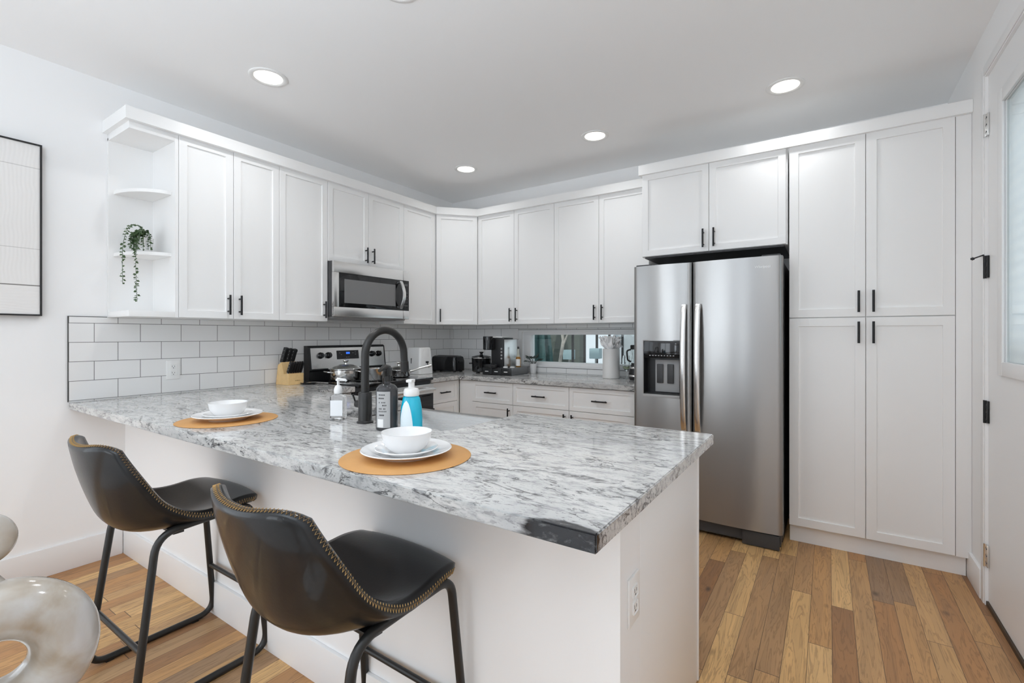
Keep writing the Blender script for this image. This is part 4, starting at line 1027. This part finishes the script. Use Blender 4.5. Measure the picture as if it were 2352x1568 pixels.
# pot plant at the window
pp = thing('potted_plant', 'small white pot with dark striped leaves at the window', 'plant', (1.078, -.058, .9142))
B().lathe([(0, 0), (.026, 0), (.028, .003), (.036, .085), (.037, .092), (.033, .092), (.030, .06), (0, .06)], 32).build('pot', CERAM, pp)
lf = B(); random.seed(3)
for k in range(13):
    a = k * 2.4; e = random.uniform(.25, 1.15); d_ = Vector((math.cos(a) * math.cos(e), math.sin(a) * math.cos(e), math.sin(e)))
    b0 = Vector((.010 * math.cos(a), .010 * math.sin(a), .075)); st_ = b0 + Vector((0, 0, .03)) + d_ * random.uniform(.02, .05)
    if st_.y > .03: st_.y = .03
    lf.tube([b0, st_], .0016, 5); lf.leaf(st_, d_ + Vector((0, -.25, -.35)), (.3, -.5, 1), random.uniform(.055, .075), .030)
lf.build('leaves', LEAFD, pp)
# tall canister with white paper
vc = thing('canister', 'tall pale grey canister stuffed with white tissue paper before the window', 'canister', (1.925, -.165, .9142))
B().lathe([(0, 0), (.068, 0), (.072, .004), (.072, .248), (.070, .252), (.067, .252), (.067, .02), (0, .015)], 48).build('canister_body', P('pale_grey_glaze', (.70, .69, .675), .35), vc)
tp = B(); random.seed(11)
for k in range(17):
    a = k * 2.4; lean_ = random.uniform(.0, .62); h_ = random.uniform(.10, .145); wd_ = random.uniform(.08, .12); tw = random.uniform(-.5, .5)
    axis = Vector((math.cos(a) * lean_, math.sin(a) * lean_, 1)).normalized(); side = Vector((-math.sin(a + tw), math.cos(a + tw), 0)); root_ = Vector((.028 * math.cos(a), .028 * math.sin(a), .235))
    nrm_ = axis.cross(side); rows = []
    for j in range(8):
        t = j / 7; row = []
        for q in range(9):
            s_ = q / 8 - .5
            row.append(root_ + axis * (t * h_ * (1 - .55 * (2 * abs(s_)) ** 2.2 * t)) + side * (s_ * wd_ * (.55 + .8 * t - .55 * t * t)) + nrm_ * (.012 * math.sin(7 * s_ + 4 * t + k) + .010 * math.cos(13 * s_ - 3 * t)))
        rows.append(row)
    tp.grid(rows)
tpo = tp.build('tissue_paper', P('tissue', (.90, .90, .90), .8), vc, sharp=80)
wg = thing('wine_glass', 'thin clear wine glass on the counter beside the pale canister', 'glass', (2.045, -.12, .9142))
B().lathe([(0, 0), (.030, 0), (.030, .0015), (.004, .004), (.0028, .012), (.0028, .062), (.012, .070), (.030, .088), (.037, .12), (.036, .165), (.031, .195), (.030, .195), (.0348, .165), (.0355, .12), (.029, .0895), (.011, .0725), (0, .070)], 40).build('glass_body', GLASS, wg)
B().lathe([(0, .0712), (.0105, .074), (.0285, .0905), (.0335, .106), (0, .106)], 32).build('wine', P('pale_wine', (.55, .56, .36), .02, trans=.6, ior=1.33), wg)
ba = thing('blender', 'dark countertop appliance with chrome bands half hidden behind the refrigerator', 'appliance', (2.165, -.20, .9142))
B().lathe([(0, 0), (.060, 0), (.066, .01), (.068, .05), (.058, .10), (.048, .125), (.046, .14), (0, .14)], 36).build('base', PLASB, ba)
B().lathe([(.0665, .028), (.070, .032), (.070, .040), (.0675, .044)], 36).lathe([(.060, .094), (.062, .098), (.058, .108), (.055, .11)], 36).build('chrome_band', CHROME, ba)
B().lathe([(.044, .1405), (.052, .25), (.054, .252), (.051, .252), (.042, .143)], 36).build('jar', GLASS, ba)
B().lathe([(0, .2525), (.055, .2525), (.055, .282), (.05, .287), (0, .287)], 36).build('lid', PLASB, ba)
B().tube(fillet([(-.046, -.02, .25), (-.078, -.03, .24), (-.07, -.03, .16), (-.044, -.02, .15)], .02), .007, 8).build('handle', PLASB, ba)

# ------------------------------------------------------------------ trailing plant on the open shelf
tv = thing('trailing_plant', 'trailing green plant in a small white pot on the open shelf', 'plant', (.130, -2.868, 1.7575))
B().lathe([(0, 0), (.034, 0), (.037, .003), (.046, .085), (.047, .09), (.043, .09), (.04, .07), (0, .07)], 32).build('pot', CERAM, tv)
random.seed(5); fo = B(); stems = B()
def vine(pts, nleaf, ls=.0175):
    P_ = [tuple(p) for p in pts]; stems.tube([Vector(catmull(P_, k / 40)) for k in range(41)], .0011, 5)
    for k in range(nleaf):
        t = (k + random.random() * .6) / nleaf; p = Vector(catmull(P_, t)); a = random.uniform(0, 6.28)
        d_ = Vector((math.cos(a), math.sin(a), random.uniform(-.75, .1))); n_ = Vector((random.uniform(.2, 1), random.uniform(-1, -.2), random.uniform(.1, .9)))
        fo.leaf(p, d_, n_, ls * random.uniform(.8, 1.2), ls * .72)
vine([(0, 0, .075), (.03, -.03, .145), (.085, -.092, .135), (.125, -.132, .04), (.132, -.140, -.06), (.130, -.138, -.195)], 84)
vine([(.01, 0, .075), (.06, -.03, .13), (.118, -.068, .05), (.125, -.078, -.05), (.124, -.076, -.17), (.128, -.073, -.285)], 88)
for k in range(22):
    a = random.uniform(-2.7, .25); r_ = random.uniform(.050, .068); zl = max(random.uniform(-.02, .07), .016)
    vine([(0, 0, .075), (r_ * .45 * math.cos(a), r_ * .45 * math.sin(a), random.uniform(.11, .135)), (r_ * .9 * math.cos(a), r_ * .9 * math.sin(a), .10), (r_ * math.cos(a), r_ * math.sin(a), zl)], 22, .0165)
fo.build('foliage', LEAF, tv); stems.build('stem', LEAF, tv)

# ------------------------------------------------------------------ wall art
pf = thing('framed_art', 'thin black framed off-white textured abstract art on the wall', 'picture', (0, -3.58, 1.828), Q)
h2, w2_ = .447, .304
fb = B().box(-w2_, -w2_ + .008, -.034, -.001, -h2, h2).box(w2_ - .008, w2_, -.034, -.001, -h2, h2).box(-w2_ + .008, w2_ - .008, -.034, -.001, h2 - .008, h2).box(-w2_ + .008, w2_ - .008, -.034, -.001, -h2, -h2 + .008)
fb.build('frame', PLASB, pf, flat=True)
def art_mat():
    m, t, b = nt('plaster_relief'); g = N(t)
    tc = g.new('ShaderNodeTexCoord'); sp = g.new('ShaderNodeSeparateXYZ'); g.link(tc.outputs['Object'], sp.inputs[0])
    x, z = sp.outputs[0], sp.outputs[2]
    n = g.new('ShaderNodeTexNoise'); n.inputs['Scale'].default_value = 4; g.link(tc.outputs['Object'], n.inputs['Vector'])
    wob = g.math('MULTIPLY', n.outputs['Fac'], .06)
    sv = g.math('SINE', g.math('MULTIPLY', g.math('ADD', x, wob), 420.0))
    sh = g.math('SINE', g.math('MULTIPLY', g.math('ADD', z, g.math('MULTIPLY', wob, 1.5)), 420.0))
    # fields: top band vertical ridges, middle arcs, lower vertical, bottom waves
    dx = g.math('ADD', x, .30); dz = g.math('ADD', z, .18)
    rad = g.math('SQRT', g.math('ADD', g.math('MULTIPLY', dx, dx), g.math('MULTIPLY', dz, dz)))
    sr_ = g.math('SINE', g.math('MULTIPLY', rad, 420.0))
    top = g.math('GREATER_THAN', z, .32); bot = g.math('LESS_THAN', z, -.29); low = g.math('LESS_THAN', z, -.10)
    h = g.mix(g.math('LESS_THAN', rad, .46), sv, sr_)
    h = g.mix(low, h, sv); h = g.mix(bot, h, sh); h = g.mix(top, h, sv)
    ln = g.math('MAXIMUM', g.math('LESS_THAN', g.math('ABSOLUTE', g.math('ADD', z, .29)), .003), g.math('MULTIPLY', g.math('LESS_THAN', g.math('ABSOLUTE', g.math('SUBTRACT', z, .32)), .002), .4))
    ln = g.math('MAXIMUM', ln, g.math('MULTIPLY', g.math('LESS_THAN', g.math('ABSOLUTE', g.math('ADD', z, .10)), .002), .35))
    g.link(g.mix(ln, (0.78, 0.765, 0.75), (0.22, 0.21, 0.2)), b.inputs['Base Color']); b.inputs['Roughness'].default_value = 0.8
    bp = g.new('ShaderNodeBump'); bp.inputs['Strength'].default_value = .16; bp.inputs['Distance'].default_value = .001
    g.link(h, bp.inputs['Height']); g.link(bp.outputs['Normal'], b.inputs['Normal']); return m
B().box(-w2_ + .008, w2_ - .008, -.028, -.002, -h2 + .008, h2 - .008).build('canvas', art_mat(), pf, flat=True)

# ------------------------------------------------------------------ ring sculpture near the camera
def pearl():
    m, t, b = nt('pearly_stone'); g = N(t); tc = g.new('ShaderNodeTexCoord')
    n = g.new('ShaderNodeTexNoise'); n.inputs['Scale'].default_value = 11; n.inputs['Detail'].default_value = 5; n.inputs['Distortion'].default_value = .6
    g.link(tc.outputs['Object'], n.inputs['Vector'])
    g.link(g.ramp(n.outputs['Fac'], [(0.36, (0.30, 0.235, 0.17)), (0.5, (0.41, 0.36, 0.30)), (0.66, (0.50, 0.485, 0.47))]), b.inputs['Base Color'])
    b.inputs['Roughness'].default_value = .16; b.inputs['Coat Weight'].default_value = .6; b.inputs['Coat Roughness'].default_value = .08
    return m
PEARL = pearl()
dz0 = .647
fw = Vector((-math.sin(.5831), math.cos(.5831), 0)); rt = Vector((math.cos(.5831), math.sin(.5831), 0))
ctr = Vector((3.4729, -3.9682, 1.2789)) + dz0 * (fw + rt * ((-8 - 1188.07) / FPX) + Vector((0, 0, (770.23 - 1503) / FPX)))
TZ = ctr.z - .117
sg = thing('ring_sculpture', 'thick pearly cream ring sculpture standing near the bar stools', 'sculpture', (ctr.x, ctr.y, TZ), 0)
Mr = Matrix.Translation((0, 0, .108)) @ Matrix.Rotation(R(0) + .5831 + R(46), 4, 'Z') @ Matrix.Rotation(R(90), 4, 'X')
B().torus(.068, .0395, mat=Mr).build('large_ring', PEARL, sg)
off = rt * -.0245 + Vector((0, 0, .272))
Ms = Matrix.Translation(off) @ Matrix.Rotation(.5831 + R(46), 4, 'Z') @ Matrix.Rotation(R(90), 4, 'X')
B().torus(.022, .0155, mat=Ms).build('small_ring', PEARL, sg)
B().tube([(rt.x * -.012, rt.y * -.012, .205), (rt.x * -.019, rt.y * -.019, .225), (rt.x * -.022, rt.y * -.022, .242)], [.02, .012, .015], 16).build('neck', PEARL, sg)
tb = thing('side_table', 'pale round pedestal table carrying the ring sculpture', 'table', (ctr.x - .03, ctr.y - .1, 0))
B().lathe([(0, TZ - .025), (.155, TZ - .025), (.16, TZ - .02), (.16, TZ - .004), (.156, TZ - .0005), (0, TZ - .0005)], 48).build('tabletop', PLASW, tb)
B().lathe([(0, .02), (.03, .02), (.025, .1), (.025, TZ - .06), (.05, TZ - .0255), (0, TZ - .0255)], 24).build('pedestal', PLASW, tb)
B().lathe([(0, .0005), (.14, .0005), (.14, .012), (.05, .025), (0, .025)], 40).build('base', PLASW, tb)

# ------------------------------------------------------------------ door in the right wall
dw = DY1 - DY0
gy0, gy1, gz0, gz1 = -1.67, -1.13, 1.165, 2.285          # glass
dr_ = struct(B().box(XR + .006, XR + .048, gy1, DY1 - .012, .022, DZ - .008).box(XR + .006, XR + .048, DY0 + .004, gy0, .022, DZ - .008).box(XR + .006, XR + .048, gy0, gy1, .022, gz0).box(XR + .006, XR + .048, gy0, gy1, gz1, DZ - .008)
             .build('door_1', TRIM, flat=True), 'white exterior door with a tall glazed upper half')
B().box(XR + .011, XR + .016, gy0, gy1, gz0, gz1).build('door_pane', PANE, dr_, flat=True)
sm = bpy.data.materials.new('added_sheer'); sm.use_nodes = True; st_ = sm.node_tree; st_.nodes.clear(); g_ = N(st_)
so = g_.new('ShaderNodeOutputMaterial'); sx_ = g_.new('ShaderNodeMixShader'); sd_ = g_.new('ShaderNodeBsdfDiffuse'); sl2 = g_.new('ShaderNodeBsdfTranslucent')
sw_ = g_.new('ShaderNodeTexWave'); sw_.bands_direction = 'Z'; sw_.inputs['Scale'].default_value = 6; sw_.inputs['Distortion'].default_value = .3
stc = g_.new('ShaderNodeTexCoord'); g_.link(stc.outputs['Object'], sw_.inputs['Vector'])
scol = g_.ramp(sw_.outputs['Fac'], [(0, (.84, .85, .86)), (1, (.90, .90, .90))])
for q_ in (sd_, sl2): g_.link(scol, q_.inputs['Color'])
sx_.inputs[0].default_value = .45; g_.link(sd_.outputs[0], sx_.inputs[1]); g_.link(sl2.outputs[0], sx_.inputs[2]); g_.link(sx_.outputs[0], so.inputs['Surface'])
B().box(XR + .0175, XR + .0185, gy0, gy1, gz0, gz1).build('added_sheer', sm, dr_, flat=True)  # translucent white sheet added behind the pane to brighten the glass
fb = B()
for (a, c) in ((gy1, gy1 + .066), (gy0 - .066, gy0)): fb.box(XR - .006, XR + .006, a, c, gz0 - .06, gz1 + .06, .005)
fb.box(XR - .006, XR + .006, gy0, gy1, gz0 - .06, gz0, .005).box(XR - .006, XR + .006, gy0, gy1, gz1, gz1 + .06, .005)
fb.build('glazing_frame', TRIM, dr_)
B().box(XR - .002, XR + .05, DY0, DY1 - .012, .0005, .02).build('threshold', P('bronze', (.08, .055, .035), .5, metal=.5), dr_, flat=True)
def hinge(z, mat, open_=False):
    h_ = B().tube([(XR - .004, DY1 - .006, z - .054), (XR - .004, DY1 - .006, z + .054)], .0075, 12).box(XR - .003, XR + .0058, DY1 - .034, DY1 - .012, z - .052, z + .052, .001)
    o = h_.build('hinge', mat, dr_)
    if not open_:
        sc_ = B()
        for q in (-.034, 0, .034): sc_.tube([(XR - .0045, DY1 - .024, z + q), (XR - .0025, DY1 - .024, z + q)], .0045, 8)
        sc_.build('screw', DARK, o)
hinge(2.276, CHROME); hinge(1.604, HANDLE); hinge(.917, HANDLE); hinge(.236, CHROME)
hk = B().tube([(XR - .01, DY1 - .006, 1.662), (XR - .035, DY1 + .055, 1.655)], .0035, 8).lathe([(0, -.008), (.008, -.004), (.008, .004), (0, .008)], 12, (XR - .036, DY1 + .057, 1.655))
hk.build('door_stop', HANDLE, dr_)
jm = struct(B().box(XR - .006, XR + .10, DY1 - .0115, DY1 - .0005, 0, DZ + .0).box(XR - .006, XR + .10, DY0, DY1 - .0115, DZ - .0075, DZ - .0005).build('trim_5', TRIM, flat=True), 'white jamb around the exterior door')
struct(B().box(XR - .010, XR - .0005, DY1 + .001, DY1 + .042, .0, DZ + .03, .002).box(XR - .010, XR - .0005, DY0 - .04, DY1 + .0005, DZ + .001, DZ + .045, .002).build('trim_6', TRIM), 'white casing strip beside the exterior door')
struct(B().box(7.6, 7.75, -9, 5, 0, 1.7).build('exterior_wall', P('white_siding', (.82, .82, .83), .7, noise=.05), flat=True), 'low white garden wall outside the exterior door')
struct(B().box(4.42, 7.6, -9, 5, -.1, -.001).build('outside_path', OUTG, flat=True), 'pale concrete path outside the exterior door')

# ------------------------------------------------------------------ added fill uplighter, unseen, brightens the room off the ceiling
fl = thing('fill_lamp', 'slim white fill uplighter added out of view behind the camera', 'lamp', (2.5, -4.75, .0122))
B().lathe([(0, 0), (.14, 0), (.14, .012), (.02, .022), (0, .022)], 40).build('base', TRIM, fl)
B().tube([(0, 0, .02), (0, 0, 1.66)], .012, 12).build('pole', TRIM, fl)
B().lathe([(0, 1.655), (.05, 1.66), (.16, 1.70), (.24, 1.76), (.238, 1.763), (.155, 1.708), (.05, 1.668), (0, 1.664)], 48).build('bowl_shade', TRIM, fl)
ul = bpy.data.lights.new('fill_uplight', 'AREA'); ul.shape = 'DISK'; ul.size = .38; ul.energy = 80; ul.color = (0.77, 0.885, 1.0)
uo = bpy.data.objects.new('fill_uplight', ul); COL.objects.link(uo); uo.parent = fl; uo.location = (0, 0, 1.758); uo.rotation_euler = (R(180), 0, 0)

# ------------------------------------------------------------------ recessed ceiling lights
LENS = emis('lamp_lens', (1.0, 0.93, 0.80), 6.0)
lights = [(.826, -2.515, 'recessed ceiling light above the peninsula near the framed art', 1), (3.262, -.795, 'recessed ceiling light in front of the pantry', 1), (2.045, -.77, 'recessed ceiling light in front of the window wall cabinets', 1),
          (.815, -.757, 'recessed ceiling light in the inner corner of the kitchen', 1), (1.97, -2.60, 'recessed ceiling light over the middle of the peninsula', 1), (3.25, -2.515, 'recessed ceiling light above the walkway by the peninsula end', 1)]
for x_, y_, lb, on in lights:
    o = thing('ceiling_light', lb, 'ceiling light', (x_, y_, HC), 0, 'recessed ceiling lights')
    B().lathe([(.078, -.0005), (.100, -.0005), (.100, -.004), (.096, -.007), (.080, -.007), (.072, -.002), (.078, -.0005)], 48).build('trim_ring', PLASW, o)
    B().lathe([(0, -.0055), (.05, -.0045), (.0735, -.003), (.0735, -.0008), (0, -.0008)], 40).build('lens', LENS, o)
    ld = bpy.data.lights.new('downlight', 'AREA'); ld.shape = 'DISK'; ld.size = .14; ld.energy = 4.5 if y_ < -2 else 2.6; ld.color = (.95, .975, 1.0); ld.spread = R(150 if y_ < -2 else 130)
    lo = bpy.data.objects.new('downlight', ld); COL.objects.link(lo); lo.parent = o; lo.location = (0, 0, -.009)
